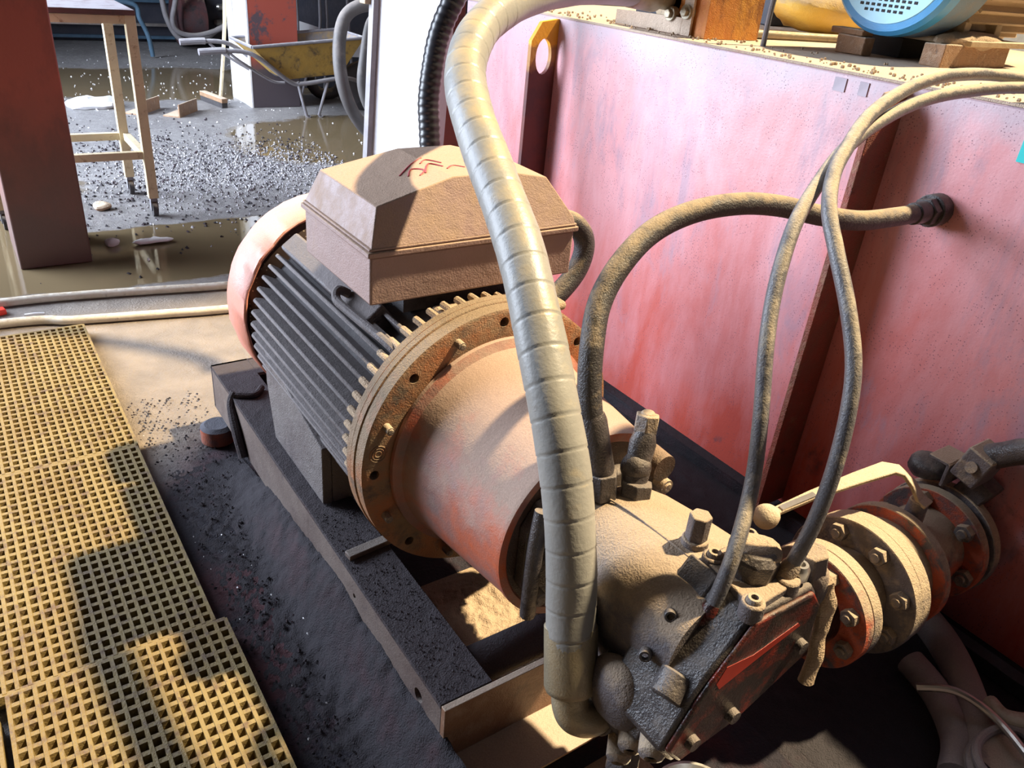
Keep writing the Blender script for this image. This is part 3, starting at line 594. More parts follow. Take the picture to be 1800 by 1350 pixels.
# fitting stack behind: hex cap on tee, beside the arched hose
b = B(); b.hexa((0.045, -0.335, 0.640), (0.050, -0.330, 0.668), 0.020); b.cyl((0.050, -0.330, 0.667), (0.050, -0.330, 0.672), 0.012, 0.010, 16); b.build('hex_cap', 'bolt', pu, bevel=0.002)
b = B(); b.lathe([(0, 0.018), (0.3, 0.022), (0.5, 0.019), (0.8, 0.021), (1, 0.016)], (0.012, -0.362, 0.560), (0.044, -0.336, 0.642), 18); b.ball((0.022, -0.352, 0.592), 0.024, 10, 16); b.build('tee_fitting', 'pumpdark', pu, rough=0.003)
b = B(); b.hexa((0.010, -0.372, 0.545), (0.016, -0.366, 0.575), 0.026); b.build('tee_nut', 'pumpdark', pu, bevel=0.002)
b = B(); b.cyl((0.115, -0.292, 0.545), (0.115, -0.330, 0.545), 0.026, 0.024, 20); b.build('plug_boss', 'conedark', pu)
# crusted fitting on the right side
b = B(); b.lathe([(0, 0.018), (0.5, 0.022), (0.85, 0.022), (1, 0.016)], (0.128, -0.632, 0.50), (0.100, -0.628, 0.575), 18); b.hexa((0.103, -0.628, 0.565), (0.094, -0.626, 0.604), 0.020); b.build('side_fitting', 'pump', pu, bevel=0.002, rough=0.002)
b = B(); b.tube([(0.118, -0.640, 0.555), (0.128, -0.648, 0.52), (0.134, -0.650, 0.48), (0.128, -0.662, 0.43), (0.115, -0.668, 0.385)], 0.011, 12, 6); b.build('dust_crust', 'sand', pu, rough=0.007)

# ================================================================ large wrapped hose
lh = thing('large_hose', 'thick grey hydraulic hose wrapped in tape arching over the motor to the tank', 'hose', (-0.13, -0.45, 0.18))
HP = [(-0.175, -0.480, 0.390), (-0.164, -0.452, 0.466), (-0.160, -0.433, 0.540), (-0.154, -0.393, 0.647), (-0.146, -0.335, 0.739), (-0.128, -0.260, 0.818), (-0.101, -0.164, 0.895), (-0.071, -0.037, 0.967), (-0.043, 0.076, 1.028), (-0.003, 0.175, 1.082), (0.07, 0.263, 1.133), (0.163, 0.331, 1.169), (0.301, 0.417, 1.195), (0.482, 0.519, 1.208), (0.655, 0.605, 1.209), (0.79, 0.655, 1.205)]
def wrap(l, tot, a):
    r = 0.0357
    ph = (l + 0.004 * math.sin(a + 1.0)) % 0.045 / 0.045
    k = min(1.0, max(0.0, (tot * 0.66 - l) / 0.05))
    return r + k * (0.0005 * (0.5 - ph) - (0.0014 if ph < 0.06 else 0.0)) + 0.0004 * math.sin(l * 37 + a * 2)
B().tube(HP, 0.036, 28, 8, rfun=wrap).build('wrapped_hose', 'tape', lh, ang=60)
b = B(); b.lathe([(0, 0.0362), (0.03, 0.0385), (0.88, 0.0385), (0.96, 0.0355), (1.0, 0.030)], (-0.163, -0.455, 0.445), (-0.182, -0.497, 0.356), 36)
b.build('lower_ferrule', 'brassy', lh)
b = B(); b.tube([(-0.1795, -0.492, 0.365), (-0.184, -0.501, 0.342), (-0.181, -0.511, 0.326), (-0.164, -0.519, 0.316), (-0.143, -0.519, 0.312), (-0.110, -0.514, 0.301)], 0.0268, 26, 6); b.build('elbow', 'brassy', lh)
b = B(); b.cyl((-0.146, -0.519, 0.313), (-0.112, -0.514, 0.301), 0.031, 0.034, 26); b.build('elbow_collar', 'pumpdark', lh, bevel=0.002)
b = B(); b.lathe([(0, 0.0365), (0.03, 0.0390), (0.93, 0.0390), (1.0, 0.034)], (0.765, 0.647, 1.206), (0.90, 0.702, 1.194), 32); b.cyl((0.90, 0.702, 1.194), (0.99, 0.735, 1.188), 0.028, 0.028, 24); b.build('upper_ferrule', 'brassy', lh)

# ================================================================ arched medium hose
mh = thing('arched_hose', 'black dusty hose arching from the pump fitting to the red tank wall', 'hose', (-0.03, -0.33, 0.56))
MP = [(-0.036, -0.314, 0.63), (-0.041, -0.292, 0.699), (-0.029, -0.267, 0.771), (0.002, -0.237, 0.827), (0.055, -0.216, 0.875), (0.126, -0.2, 0.911), (0.213, -0.195, 0.931), (0.309, -0.204, 0.938), (0.405, -0.212, 0.928), (0.503, -0.228, 0.907), (0.615, -0.239, 0.889), (0.727, -0.24, 0.885), (0.806, -0.236, 0.883)]
B().tube(MP, 0.0185, 18, 8).build('rubber_hose', 'rubber', mh)
b = B(); b.lathe([(0, 0.019), (0.08, 0.0215), (0.9, 0.0215), (1, 0.019)], (-0.032, -0.335, 0.585), (-0.039, -0.300, 0.675), 22); b.build('crimp_ferrule', 'pumpdark', mh, rough=0.0015)
b = B(); b.hexa((-0.031, -0.342, 0.548), (-0.032, -0.335, 0.590), 0.026); b.build('hex_nut', 'pumpdark', mh, bevel=0.002)
b = B(); b.cyl((0.80, -0.236, 0.883), (0.845, -0.234, 0.882), 0.022, 0.022, 20); b.hexa((0.842, -0.234, 0.882), (0.866, -0.233, 0.882), 0.029); b.cyl((0.865, -0.233, 0.882), (0.902, -0.232, 0.882), 0.033, 0.033, 24); b.build('wall_fitting', 'pumpdark', mh, bevel=0.002)

# ================================================================ thin hoses
def thin(label, pts, end0):
    t = thing('control_hose', label, 'hose', pts[0])
    B().tube(pts, 0.0103, 14, 8).build('hose_tube', 'rubbergrey', t)
    p0 = Vector(pts[0]); d = (Vector(pts[1]) - p0).normalized()
    b = B(); b.lathe([(0, 0.0115), (0.1, 0.0130), (0.85, 0.0130), (1, 0.0105)], p0 - d * 0.004, p0 + d * 0.038, 18); b.build('ferrule', end0, t)
    b = B(); b.hexa(p0 - d * 0.026, p0 - d * 0.003, 0.0145); b.build('swivel_nut', 'bolt', t, bevel=0.001)
    return t, p0, d
A_ = [(-0.008, -0.562, 0.505), (-0.002, -0.566, 0.548), (0.007, -0.565, 0.622), (0.021, -0.555, 0.694), (0.041, -0.527, 0.777), (0.067, -0.489, 0.861), (0.1, -0.458, 0.923), (0.151, -0.426, 0.984), (0.21, -0.401, 1.022), (0.29, -0.375, 1.063), (0.387, -0.355, 1.095), (0.531, -0.331, 1.12), (0.68, -0.321, 1.131), (0.873, -0.323, 1.135), (1.10, -0.36, 1.125)]
B_ = [(0.034, -0.625, 0.570), (0.048, -0.627, 0.598), (0.068, -0.627, 0.662), (0.086, -0.62, 0.732), (0.107, -0.603, 0.801), (0.126, -0.579, 0.858), (0.144, -0.538, 0.916), (0.165, -0.487, 0.971), (0.186, -0.448, 1.01), (0.227, -0.413, 1.043), (0.275, -0.39, 1.072), (0.37, -0.355, 1.112), (0.514, -0.325, 1.144), (0.661, -0.310, 1.156), (0.854, -0.305, 1.150), (1.10, -0.335, 1.125)]
def shiftA(p):  # hose foot sits left of the control cover
    return p
A_[0] = (-0.068, -0.600, 0.520); A_[1] = (-0.055, -0.598, 0.556); A_[2] = (-0.030, -0.590, 0.625)
thin('thin grey hose on the left, rising from the pump side beside its cover', A_, 'pumpred')
thin('thin grey hose on the right, rising from the top of the pump cover', B_, 'bolt')

# ================================================================ suction line with butterfly valve
sl = thing('suction_valve', 'red flanged butterfly valve with lever on pipe between pump and tank', 'valve', (0.6, -0.5, 0.10))
Y0, Z0 = -0.497, 0.243
def ring(name, x0, x1, r, mat, lip=0.002, par=sl, **k):
    b = B(); b.lathe([(0, r - lip), (0.06, r), (0.94, r), (1, r - lip)], (x0, Y0, Z0), (x1, Y0, Z0), 64); return b.build(name, mat, par, **k)
ring('pipe_stub', 0.12, 0.42, 0.068, 'pumpred'); ring('pump_flange', 0.402, 0.428, 0.118, 'pipered'); ring('mating_flange', 0.4285, 0.456, 0.1175, 'pipegrey')
ring('spool', 0.455, 0.525, 0.082, 'pipegrey'); ring('valve_flange', 0.524, 0.549, 0.138, 'pipegrey'); ring('gasket_ring', 0.5495, 0.580, 0.136, 'pipegrey')
ring('valve_body', 0.580, 0.650, 0.105, 'pipered'); ring('valve_flange', 0.640, 0.664, 0.128, 'pipered'); ring('tank_spool', 0.664, 0.80, 0.085, 'pipered'); ring('tank_flange', 0.795, 0.82, 0.122, 'pipered'); ring('tank_flange', 0.835, 0.86, 0.125, 'pipegrey'); ring('tank_nozzle', 0.82, 0.905, 0.09, 'pipered')
def bolts(x, r, n, ph, size, mat='bolt', L=0.016):
    for k in range(n):
        a = 2 * PI * k / n + ph; y, z = Y0 + r * math.cos(a), Z0 + r * math.sin(a)
        b = B(); b.hexa((x, y, z), (x - L, y, z), size, a); b.cyl((x - L, y, z), (x - L - 0.006, y, z), size * 0.55, size * 0.5, 12); b.build('flange_bolt', mat, sl, bevel=0.001)
bolts(0.402, 0.094, 8, 0.25, 0.0165); bolts(0.524, 0.112, 8, 0.35, 0.018); bolts(0.795, 0.10, 6, 0.2, 0.019)
# valve neck and lever
b = B(); b.cyl((0.690, Y0, Z0 + 0.07), (0.690, Y0, Z0 + 0.150), 0.022, 0.018, 20); b.build('valve_neck', 'pipegrey', sl, bevel=0.003)
lv = B(); lv.prism([(0.375, -0.385), (0.500, -0.392), (0.640, -0.470), (0.672, -0.508), (0.660, -0.520), (0.622, -0.500), (0.505, -0.425), (0.375, -0.398)], 'z', 0.424, 0.433)
lever = B()
def bar(P_, w, h):
    b = B(); vs = []; n = len(P_)
    P_ = [Vector(p) for p in P_]
    for i, p in enumerate(P_):
        t = (P_[min(i + 1, n - 1)] - P_[max(i - 1, 0)]).normalized(); s_ = t.cross(Vector((0, 0, 1))).normalized(); u = s_.cross(t)
        ww = w[i] if isinstance(w, (list, tuple)) else w
        vs += [p - s_ * ww / 2 - u * h / 2, p + s_ * ww / 2 - u * h / 2, p + s_ * ww / 2 + u * h / 2, p - s_ * ww / 2 + u * h / 2]
    fs = [(0, 1, 2, 3), tuple(range(4 * (n - 1), 4 * n))[::-1]]
    for j in range(n - 1):
        for k in range(4): fs.append((4 * j + k, 4 * j + (k + 1) % 4, 4 * j + 4 + (k + 1) % 4, 4 * j + 4 + k))
    return b.add(vs, fs)
b = bar([(0.355, -0.398, 0.412), (0.45, -0.410, 0.428), (0.56, -0.428, 0.442), (0.640, -0.440, 0.448), (0.668, -0.452, 0.440), (0.685, -0.475, 0.418), (0.692, -0.498, 0.392), (0.694, -0.515, 0.388)], [0.018, 0.022, 0.032, 0.038, 0.038, 0.034, 0.034, 0.034], 0.008)
lev = b.build('lever', 'tan', sl, bevel=0.002)
b = B(); b.ball((0.342, -0.396, 0.408), 0.0245, 14, 20); b.build('ball_knob', 'tan', lev, rough=0.002)
bar([(0.372, -0.402, 0.4165), (0.45, -0.414, 0.4300)], 0.012, 0.010).build('worn_strip', 'steel', lev, label='bare worn steel strip')

# ================================================================ tank
tk = thing('oil_tank', 'large worn red steel oil tank with vertical ribs behind the machines', 'tank', (1.8, 0.1, 0.02))
TY0, TY1, TZ = -1.35, 1.665, 1.10
b = B(); b.prism([(TY0, 0.021), (TY1, 0.021), (TY1, 1.099), (-0.405, 1.099), (-0.43, 0.90), (-0.47, 0.76), (TY0, 0.74)], 'x', 0.90, 2.60); b.build('tank_shell', 'tank', tk, bevel=0.004)  # unseen front end cut down so sun reaches the valve lever
b = B(); b.box((1.75, (-0.40 + TY1) / 2, TZ + 0.002), (1.70, TY1 + 0.40, 0.006)); b.build('top_plate', 'tanktop', tk)
# rib at y=-0.09 (near) and y=1.15 (far, with slot)
def rib(y, sl_, mat='rib'):
    b = B(); b.prism([(0.901, 0.05), (0.80, 0.05), (0.80, 1.03), (0.835, 1.085), (0.901, 1.095)], 'y', y - 0.008, y + 0.008)
    return b.build('rib', mat, tk, bevel=0.002)
rib(-0.085, False)
def ribfar():
    m, nt, b = new_mat('rib with sunlit orange end'); n = N(nt, 'World')
    z = n.xyz()[2]; c = n.mix(n.ramp(n.noise(14, 5), 0.4, 0.6), (0.16, 0.04, 0.032), (0.11, 0.035, 0.035))
    zz = n.math('ADD', z, n.math('MULTIPLY', n.noise(20, 4), 0.10))
    c = n.mix(n.ramp(zz, 0.985, 1.02), c, (0.42, 0.20, 0.05)); c = n.mix(n.ramp(zz, 1.06, 1.08), c, (0.90, 0.42, 0.03))  # sunlight on the rib's upper end painted in as orange by height
    n.lk(c, b.inputs['Base Color']); b.inputs['Roughness'].default_value = 0.5
    n.lk(n.bump(n.noise(120, 4), 0.3, 0.003), b.inputs['Normal']); return m
M['ribfar'] = ribfar()
oc = [(0.80, 0.90), (0.901, 0.90), (0.901, 1.095), (0.835, 1.085), (0.80, 1.03)]; cx, cz = 0.851, 0.985
def hit(a):
    d = (math.cos(a), math.sin(a)); best = 1e9
    for k in range(len(oc)):
        (x1, z1), (x2, z2) = oc[k], oc[(k + 1) % len(oc)]; ex, ez = x2 - x1, z2 - z1
        den = d[0] * ez - d[1] * ex
        if abs(den) < 1e-9: continue
        t = ((x1 - cx) * ez - (z1 - cz) * ex) / den; u = ((x1 - cx) * d[1] - (z1 - cz) * d[0]) / den
        if t > 0 and -1e-6 <= u <= 1 + 1e-6: best = min(best, t)
    return (cx + d[0] * best, cz + d[1] * best)
an = sorted([2 * PI * k / 32 for k in range(32)] + [math.atan2(z - cz, x - cx) % (2 * PI) for x, z in oc])
outp = [hit(a) for a in an]; inp = []
for a in an:
    r = 1 / math.sqrt((math.cos(a) / 0.030) ** 2 + (math.sin(a) / 0.053) ** 2); inp.append((cx + r * math.cos(a), cz + r * math.sin(a)))
b = B(); n_ = len(an); ya, yb = 1.107, 1.123
vs = [(x, ya, z) for x, z in outp] + [(x, ya, z) for x, z in inp] + [(x, yb, z) for x, z in outp] + [(x, yb, z) for x, z in inp]; fs = []
for k in range(n_):
    k2 = (k + 1) % n_
    fs += [(k, k2, n_ + k2, n_ + k), (2 * n_ + k, 3 * n_ + k, 3 * n_ + k2, 2 * n_ + k2), (k, 2 * n_ + k, 2 * n_ + k2, k2), (n_ + k, n_ + k2, 3 * n_ + k2, 3 * n_ + k)]
b.add(vs, fs); b.prism([(0.80, 0.05), (0.901, 0.05), (0.901, 0.9), (0.80, 0.9)], 'y', ya, yb)
b.build('rib', 'ribfar', tk, label='rib with sunlit slotted end painted orange')
b = B(); b.box((0.893, 0.5, 0.03), (0.06, 3.6, 0.012)); b.box((0.865, 0.5, 0.012), (0.008, 3.6, 0.03)); b.build('skirting_angle', 'soot', tk)
b = B(); b.box((0.8985, -0.373, 1.033), (0.004, 0.058, 0.052), (0.0, 0, 0)); b.build('sign_plate', 'teal', tk, label='turquoise plate at tank edge')
for y, w in ((0.07, 0.030), (0.01, 0.022)):
    B().box((0.899, y, 1.075), (0.003, w, 0.028)).build('paper_scrap', 'scrap', tk, label='small pale scrap stuck on tank')


# ================================================================ things standing on the tank
bm_ = thing('blue_motor', 'small motor with round blue fan cover resting on wooden blocks on the tank', 'motor', (1.5, 0.28, 1.156))
MC = (0.264, 1.338)
b = B(); b.lathe([(0, 0.150), (0.05, 0.168), (0.30, 0.178), (1.0, 0.180)], (1.285, MC[0], MC[1]), (1.335, MC[0], MC[1]), 64, cap=False); b.build('fan_cover', 'blue', bm_)
b = B(); b.lathe([(0, 0.1795), (0.8, 0.179), (1.0, 0.172), (1.0, 0.12)], (1.334, MC[0], MC[1]), (1.47, MC[0], MC[1]), 64, cap=False); b.build('cover_sleeve', 'sleeve', bm_)
fc = B().lathe([(0, 0.150), (0.6, 0.152), (1, 0.12)], (1.283, MC[0], MC[1]), (1.290, MC[0], MC[1]), 64).build('cover_face', 'lightblue', bm_)
gh = B()
for r_ in range(-7, 8):
    for c_2 in range(-5, 6):
        y = MC[0] + c_2 * 0.0165; z = MC[1] - 0.045 + r_ * 0.0125
        if (y - MC[0]) ** 2 + (z - MC[1] + 0.01) ** 2 < 0.122 ** 2: gh.box((1.2822, y, z), (0.002, 0.0085, 0.0065))
gh.build('vent_slots', 'black', bm_)
b = B(); b.lathe([(0, 0.150), (1, 0.150)], (1.44, MC[0], MC[1]), (1.90, MC[0], MC[1]), 48)
for k in range(30):
    a = 2 * PI * k / 30; b.box((1.69, MC[0] + 0.160 * math.cos(a), MC[1] + 0.160 * math.sin(a)), (0.40, 0.008, 0.026), (a + PI / 2, 0, 0))
b.build('finned_body', 'tan', bm_)
b = B(); b.box((1.58, 0.22, 1.163), (0.30, 0.26, 0.014)); b.box((1.50, 0.19, 1.185), (0.03, 0.08, 0.05)); b.box((1.66, 0.19, 1.185), (0.03, 0.08, 0.05)); b.build('feet', 'tan', bm_, bevel=0.002)
B().box((1.60, 0.33, 1.130), (0.36, 0.12, 0.048)).build('motor_bed', 'black', bm_)
B().box((1.505, 0.135, 1.132), (0.32, 0.060, 0.054)).build('wooden_block', 'wood', bevel=0.003, rough=0.003, **T('rough wooden block under the feet of the blue motor, capped with dust', 'wooden block'))
b = B(); b.box((1.315, 0.340, 1.128), (0.045, 0.085, 0.046)); b.build('wooden_block', 'wood', bevel=0.003, rough=0.003, **T('grey wooden block lying under the blue fan cover', 'wooden block'))
b = B(); b.box((1.325, 0.365, 1.159), (0.05, 0.10, 0.016)); b.build('wooden_wedge', 'wood', bevel=0.003, **T('thin wooden wedge on top of the grey block under the blue fan cover', 'wooden wedge'))
b = B(); b.ball((1.52, 0.14, 1.163), 0.14, 10, 24, (1.20, 0.30, 0.17)); b.build('dust_cap_heap', 'sand', rough=0.010, kind='stuff', **T('pale dust heap lying on the wooden block beside the blue motor', 'dust'))
# rusty orange upright
b = B(); b.prism([(0.985, 0.575), (1.20, 0.575), (1.20, 0.583), (0.993, 0.583), (0.993, 0.74), (0.985, 0.74)], 'z', 1.106, 1.75)
b.build('steel_upright', 'rustorange', bevel=0.001, **T('rusty orange angle steel upright standing on the tank top', 'steel upright'))
b = B(); b.prism([(0.620, 1.106), (0.655, 1.106), (0.655, 1.6), (0.620, 1.6)], 'x', 0.972, 0.980)
b.prism([(0.655, 1.106), (0.93, 1.106), (0.93, 1.145), (0.655, 1.150)], 'x', 0.972, 0.980)
b.build('hose_bracket', 'tanktop', bevel=0.001, **T('dust grey bracket plate under the large hose end on the tank', 'bracket'))
hf = thing('pipe_coupling', 'dusty bolted coupling where the large hose meets the tank top', 'coupling', (1.0, 0.8, 1.13))
b = B(); b.cyl((0.985, 0.735, 1.188), (1.02, 0.735, 1.188), 0.055, 0.055, 28); b.build('coupling_flange', 'tan', hf, bevel=0.002)
for dy, dz in ((-0.07, -0.02), (-0.13, -0.01), (-0.05, 0.045)):
    b = B(); b.cyl((0.965, 0.77 + dy, 1.175 + dz), (1.03, 0.77 + dy, 1.175 + dz), 0.019, 0.019, 20); b.lathe([(0, 0.012), (1, 0.012)], (0.955, 0.77 + dy, 1.175 + dz), (0.966, 0.77 + dy, 1.175 + dz), 6); b.build('coupling_bolt', 'brassy', hf, bevel=0.001)
b = B(); b.box((1.01, 0.76, 1.150), (0.03, 0.22, 0.09)); b.build('coupling_base', 'darksteel', hf)
B().tube([(1.087, 0.457, 1.104), (1.092, 0.46, 1.2), (1.094, 0.455, 1.32), (1.10, 0.46, 1.55)], 0.0075, 10, 4).build('thin_rod', 'rubbergrey', **T('thin dark rod standing on the tank in front of the orange upright', 'rod'))
B().tube([(1.16, 0.64, 1.118), (1.4, 0.62, 1.116), (1.62, 0.585, 1.116), (1.80, 0.56, 1.118)], 0.013, 12, 3).build('steel_pipe', 'brassy', **T('low steel pipe lying on the tank behind the thin rod', 'pipe'))
B().tube([(1.42, 0.92, 1.15), (1.62, 1.05, 1.25), (1.85, 1.15, 1.40), (2.1, 1.25, 1.62)], 0.055, 20, 5).build('slanted_pipe', 'tan', **T('thick tan pipe slanting up behind the orange upright', 'pipe'))
b = B(); b.ball((1.80, 0.80, 1.191), 0.20, 12, 24, (1.2, 0.7, 0.42)); b.build('dusty_sack', 'yellow', rough=0.012, **T('low yellow dusted sack lying on the tank beside the blue motor', 'sack'))
b = B(); b.box((2.05, 1.25, 1.2), (0.4, 0.35, 0.19)); b.build('steel_crate', 'darksteel', bevel=0.005, **T('dark steel crate standing at the back of the tank top', 'crate'))
b = B(); b.box((2.3, 1.1, 1.55), (0.12, 1.0, 0.9)); b.build('steel_partition', 'tan', bevel=0.005, **T('tan dusted steel partition closing the back of the tank top', 'partition'))
B().tube([(1.74, 0.00, 1.125), (1.93, 0.04, 1.20), (2.10, 0.06, 1.30)], 0.022, 14, 5).build('drain_pipe', 'darksteel', **T('dark pipe rising from the tank to the right of the blue motor', 'pipe'))
B().box((1.56, 0.40, 1.115), (0.05, 0.03, 0.018)).build('metal_clip', 'darksteel', bevel=0.002, **T('small dark metal clip lying beneath the blue motor', 'clip'))
b = B(); b.box((1.60, 0.36, 1.135), (0.05, 0.04, 0.04)); b.build('yellow_lump', 'yellow', bevel=0.006, rough=0.004, **T('small yellow lump beside the block beneath the blue motor', 'lump'))
# loose crumbs on the tank edge
b = B()
for k in range(260):
    y = random.uniform(-0.3, 1.4); x = 0.92 + abs(random.gauss(0, 0.10)); r = random.uniform(0.0015, 0.005)
    b.ball((x, y, 1.105 + r * 0.6), r, 4, 5)
b.build('dust_crumbs', 'sand', kind='stuff', **T('tan crumbs of dust scattered along the tank top edge', 'dust'))

# clamp assembly on the tank wall, right edge
cl = thing('wall_clamp', 'dusty steel clamp of angle pieces on the red wall above the valve', 'clamp', (0.85, -0.52, 0.35))
b = B(); b.box((0.845, -0.478, 0.40), (0.075, 0.008, 0.055)); b.box((0.845, -0.457, 0.425), (0.075, 0.045, 0.008)); b.build('angle_piece', 'pipegrey', cl, bevel=0.002)
b = B(); b.box((0.84, -0.520, 0.445), (0.075, 0.055, 0.075), (0.25, 0, 0)); b.build('clamp_block', 'pipegrey', cl, bevel=0.004)
b = B(); b.cyl((0.795, -0.522, 0.452), (0.801, -0.522, 0.450), 0.012, 0.012, 16); b.build('rivet', 'bolt', cl)
b = B(); b.tube([(0.845, -0.53, 0.465), (0.84, -0.585, 0.515), (0.835, -0.66, 0.545), (0.83, -0.75, 0.56)], 0.026, 14, 6); b.build('clamp_arm', 'pumpdark', cl, rough=0.003)
b = B(); b.box((0.865, -0.525, 0.375), (0.05, 0.06, 0.07), (0.4, 0, 0)); b.build('lower_lug', 'pumpdark', cl, bevel=0.004)
b = B(); b.ball((0.835, -0.43, 0.385), 0.035, 10, 14, (1, 1.2, 0.8)); b.build('grease_lump', 'pumpdark', cl, rough=0.008)

# ================================================================ gratings
def grating(x0, x1, y0, y1, zt, label, px=0.0202, py=0.0265, border=True):
    t = thing('floor_grating', label, 'grating', ((x0 + x1) / 2, (y0 + y1) / 2, 0.0), 'yellowed floor gratings')
    b = B(); h = 0.026
    nx = round((x1 - x0) / px); ny = round((y1 - y0) / py)
    for i in range(nx + 1):
        x = x0 + (x1 - x0) * i / nx; w = 0.0056
        b.add([(x - w, y0, zt - h), (x + w, y0, zt - h), (x + w * .62, y0, zt), (x - w * .62, y0, zt), (x - w, y1, zt - h), (x + w, y1, zt - h), (x + w * .62, y1, zt), (x - w * .62, y1, zt)], [(0, 1, 2, 3), (7, 6, 5, 4), (0, 4, 5, 1), (1, 5, 6, 2), (2, 6, 7, 3), (3, 7, 4, 0)])
    b.build('long_bars', 'grate', t)
    b = B()
    for j in range(ny + 1):
        y = y0 + (y1 - y0) * j / ny; w = 0.0078; z = zt - 0.001
        b.add([(x0, y - w, z - h), (x0, y + w, z - h), (x0, y + w * .6, z), (x0, y - w * .6, z), (x1, y - w, z - h), (x1, y + w, z - h), (x1, y + w * .6, z), (x1, y - w * .6, z)], [(0, 1, 2, 3), (7, 6, 5, 4), (0, 4, 5, 1), (1, 5, 6, 2), (2, 6, 7, 3), (3, 7, 4, 0)])
    b.build('cross_bars', 'grate', t)
    b = B(); b.box(((x0 + x1) / 2, (y0 + y1) / 2, (zt - h) / 2), (x1 - x0 + 0.004, y1 - y0 + 0.004, zt - h)); b.build('hole_shade_sheet', 'frame', t)  # dark sheet added under the bars so the holes look shaded
grating(-1.24, -0.505, 0.925, 1.745, 0.034, 'yellowed grating panel furthest from the pump, its far edge under the pale floor hoses')
grating(-1.24, -0.508, 0.205, 0.915, 0.034, 'yellowed grating panel in the middle, mostly in deep shadow')
grating(-0.870, -0.490, -0.60, 0.190, 0.044, 'nearest yellowed grating panel with the largest holes, set a little higher', 0.0215, 0.0265)
grating(-1.26, -0.890, -0.60, 0.150, 0.034, 'narrow yellowed grating at the lower left corner beside the raised panel')

# ================================================================ heaps of dust (uncountable)
def heap(name, mat, x0, x1, y0, y1, hf, nx, ny, label):
    b = B(); vs = []; fs = []
    for i in range(nx + 1):
        for j in range(ny + 1):
            x = x0 + (x1 - x0) * i / nx; y = y0 + (y1 - y0) * j / ny
            u, v = i / nx, j / ny; e = min(1, 6 * (u if name == 'soot_heap' else min(u, 1 - u))) * min(1, 6 * min(v, 1 - v))
            q = Vector((x, y, 0))
            z = hf(x, y) * (0.97 + 0.14 * noise.noise(q * 9)) + 0.006 * noise.noise(q * 45) + 0.005 * noise.noise(q * 130)
            vs.append((x, y, max(-0.002, z * e) if e < 1 else z))
    for i in range(nx):
        for j in range(ny):
            a = i * (ny + 1) + j; fs.append((a, a + 1, a + ny + 2, a + ny + 1))
    b.add(vs, fs); o = b.build(name, mat, ang=180, kind='stuff', **T(label, 'dust')); return o
heap('soot_heap', 'soot', -0.46, -0.272, -0.75, 0.80, lambda x, y: 0.125 * math.exp(-((x + 0.275) / 0.055) ** 2) * (1.0 if y < 0.2 else max(0.25, 1 - (y - 0.2) * 1.2)), 36, 150, 'black soot heaped along the left side of the base frame')
heap('sunlit_sand_bed', 'sand', -0.13, 0.13, -0.31, 0.12, lambda x, y: 0.018 + 0.022 * max(0, noise.noise(Vector((x * 6, y * 6, 3)))), 60, 110, 'tan dust cut to the sunlit patch of ground inside the base frame')  # tan kept to the sunlit patch; shaded ground around it stays black
heap('tan_dust_pile', 'sand', -0.20, 0.07, -0.70, -0.425, lambda x, y: 0.030 * math.exp(-((y + 0.46) / 0.10) ** 2), 60, 40, 'tan dust pile on the ground under the pump')
heap('dark_grit', 'soot', 0.30, 0.86, -0.9, 1.4, lambda x, y: 0.012, 60, 160, 'dark grit covering the ground between the base frame and tank')
def pick(m_, s_):
    while True:
        x = random.gauss(m_, s_)
        if x < 1.3: return x
def lumps(name, mat, n_, fx, label, rr=(0.0015, 0.005)):
    b = B()
    for k in range(n_):
        x, y, z = fx(); r = random.uniform(*rr)
        o = Vector((x, y, z)); ax = [Vector((random.uniform(-1, 1), random.uniform(-1, 1), random.uniform(-.5, 1))).normalized() * r * random.uniform(.6, 1.4) for _ in range(5)]
        pts = [o + Vector((r, 0, 0)), o + Vector((0, r, 0)), o - Vector((r * .8, 0, 0)), o - Vector((0, r * 1.2, 0)), o + Vector((0, 0, r * .9)), o - Vector((0, 0, r * .5))]
        pts = [p + Vector((random.uniform(-.4, .4) * r, random.uniform(-.4, .4) * r, random.uniform(-.3, .3) * r)) for p in pts]
        b.add(pts, [(0, 1, 4), (1, 2, 4), (2, 3, 4), (3, 0, 4), (1, 0, 5), (2, 1, 5), (3, 2, 5), (0, 3, 5)])
    return b.build(name, mat, ang=10, kind='stuff', **T(label, 'rubble'))
lumps('soot_lumps', 'soot', 900, lambda: (random.uniform(-0.48, -0.28), random.uniform(-0.6, 1.2), 0.004 + random.random() * 0.006), 'small black lumps of soot on the dark ground beside the frame')
lumps('soot_crumbs', 'frame', 420, lambda: (random.uniform(-0.275, -0.19), random.uniform(-0.30, 0.24), 0.191), 'black crumbs lying on the frame rail', (0.0007, 0.0025))
lumps('gravel', 'tube', 3600, lambda: (pick(0.6, 0.42), random.gauss(3.65, 0.38), 0.002), 'grey gravel strewn over the floor beyond the motor', (0.003, 0.009))
lumps('chips_and_glints', 'white', 900, lambda: (random.uniform(-1.2, 3.4), random.triangular(2.1, 9.0, 6.5) , 0.002), 'white chips, scraps and painted glints scattered over the wet floor', (0.002, 0.009))  # loose white debris, with small chips added as glints among the gravel
lumps('dark_gravel', 'soot', 1500, lambda: (pick(0.4, 0.6), random.gauss(3.8, 0.6), 0.002), 'dark stones mixed over the grey floor', (0.003, 0.011))
lumps('white_crumbs', 'white', 46, lambda: (random.uniform(-0.48, -0.19), random.uniform(-0.5, 1.0), 0.012 if random.random() < .6 else 0.05), 'tiny white crumbs on the dark ground beside the frame', (0.0012, 0.003))

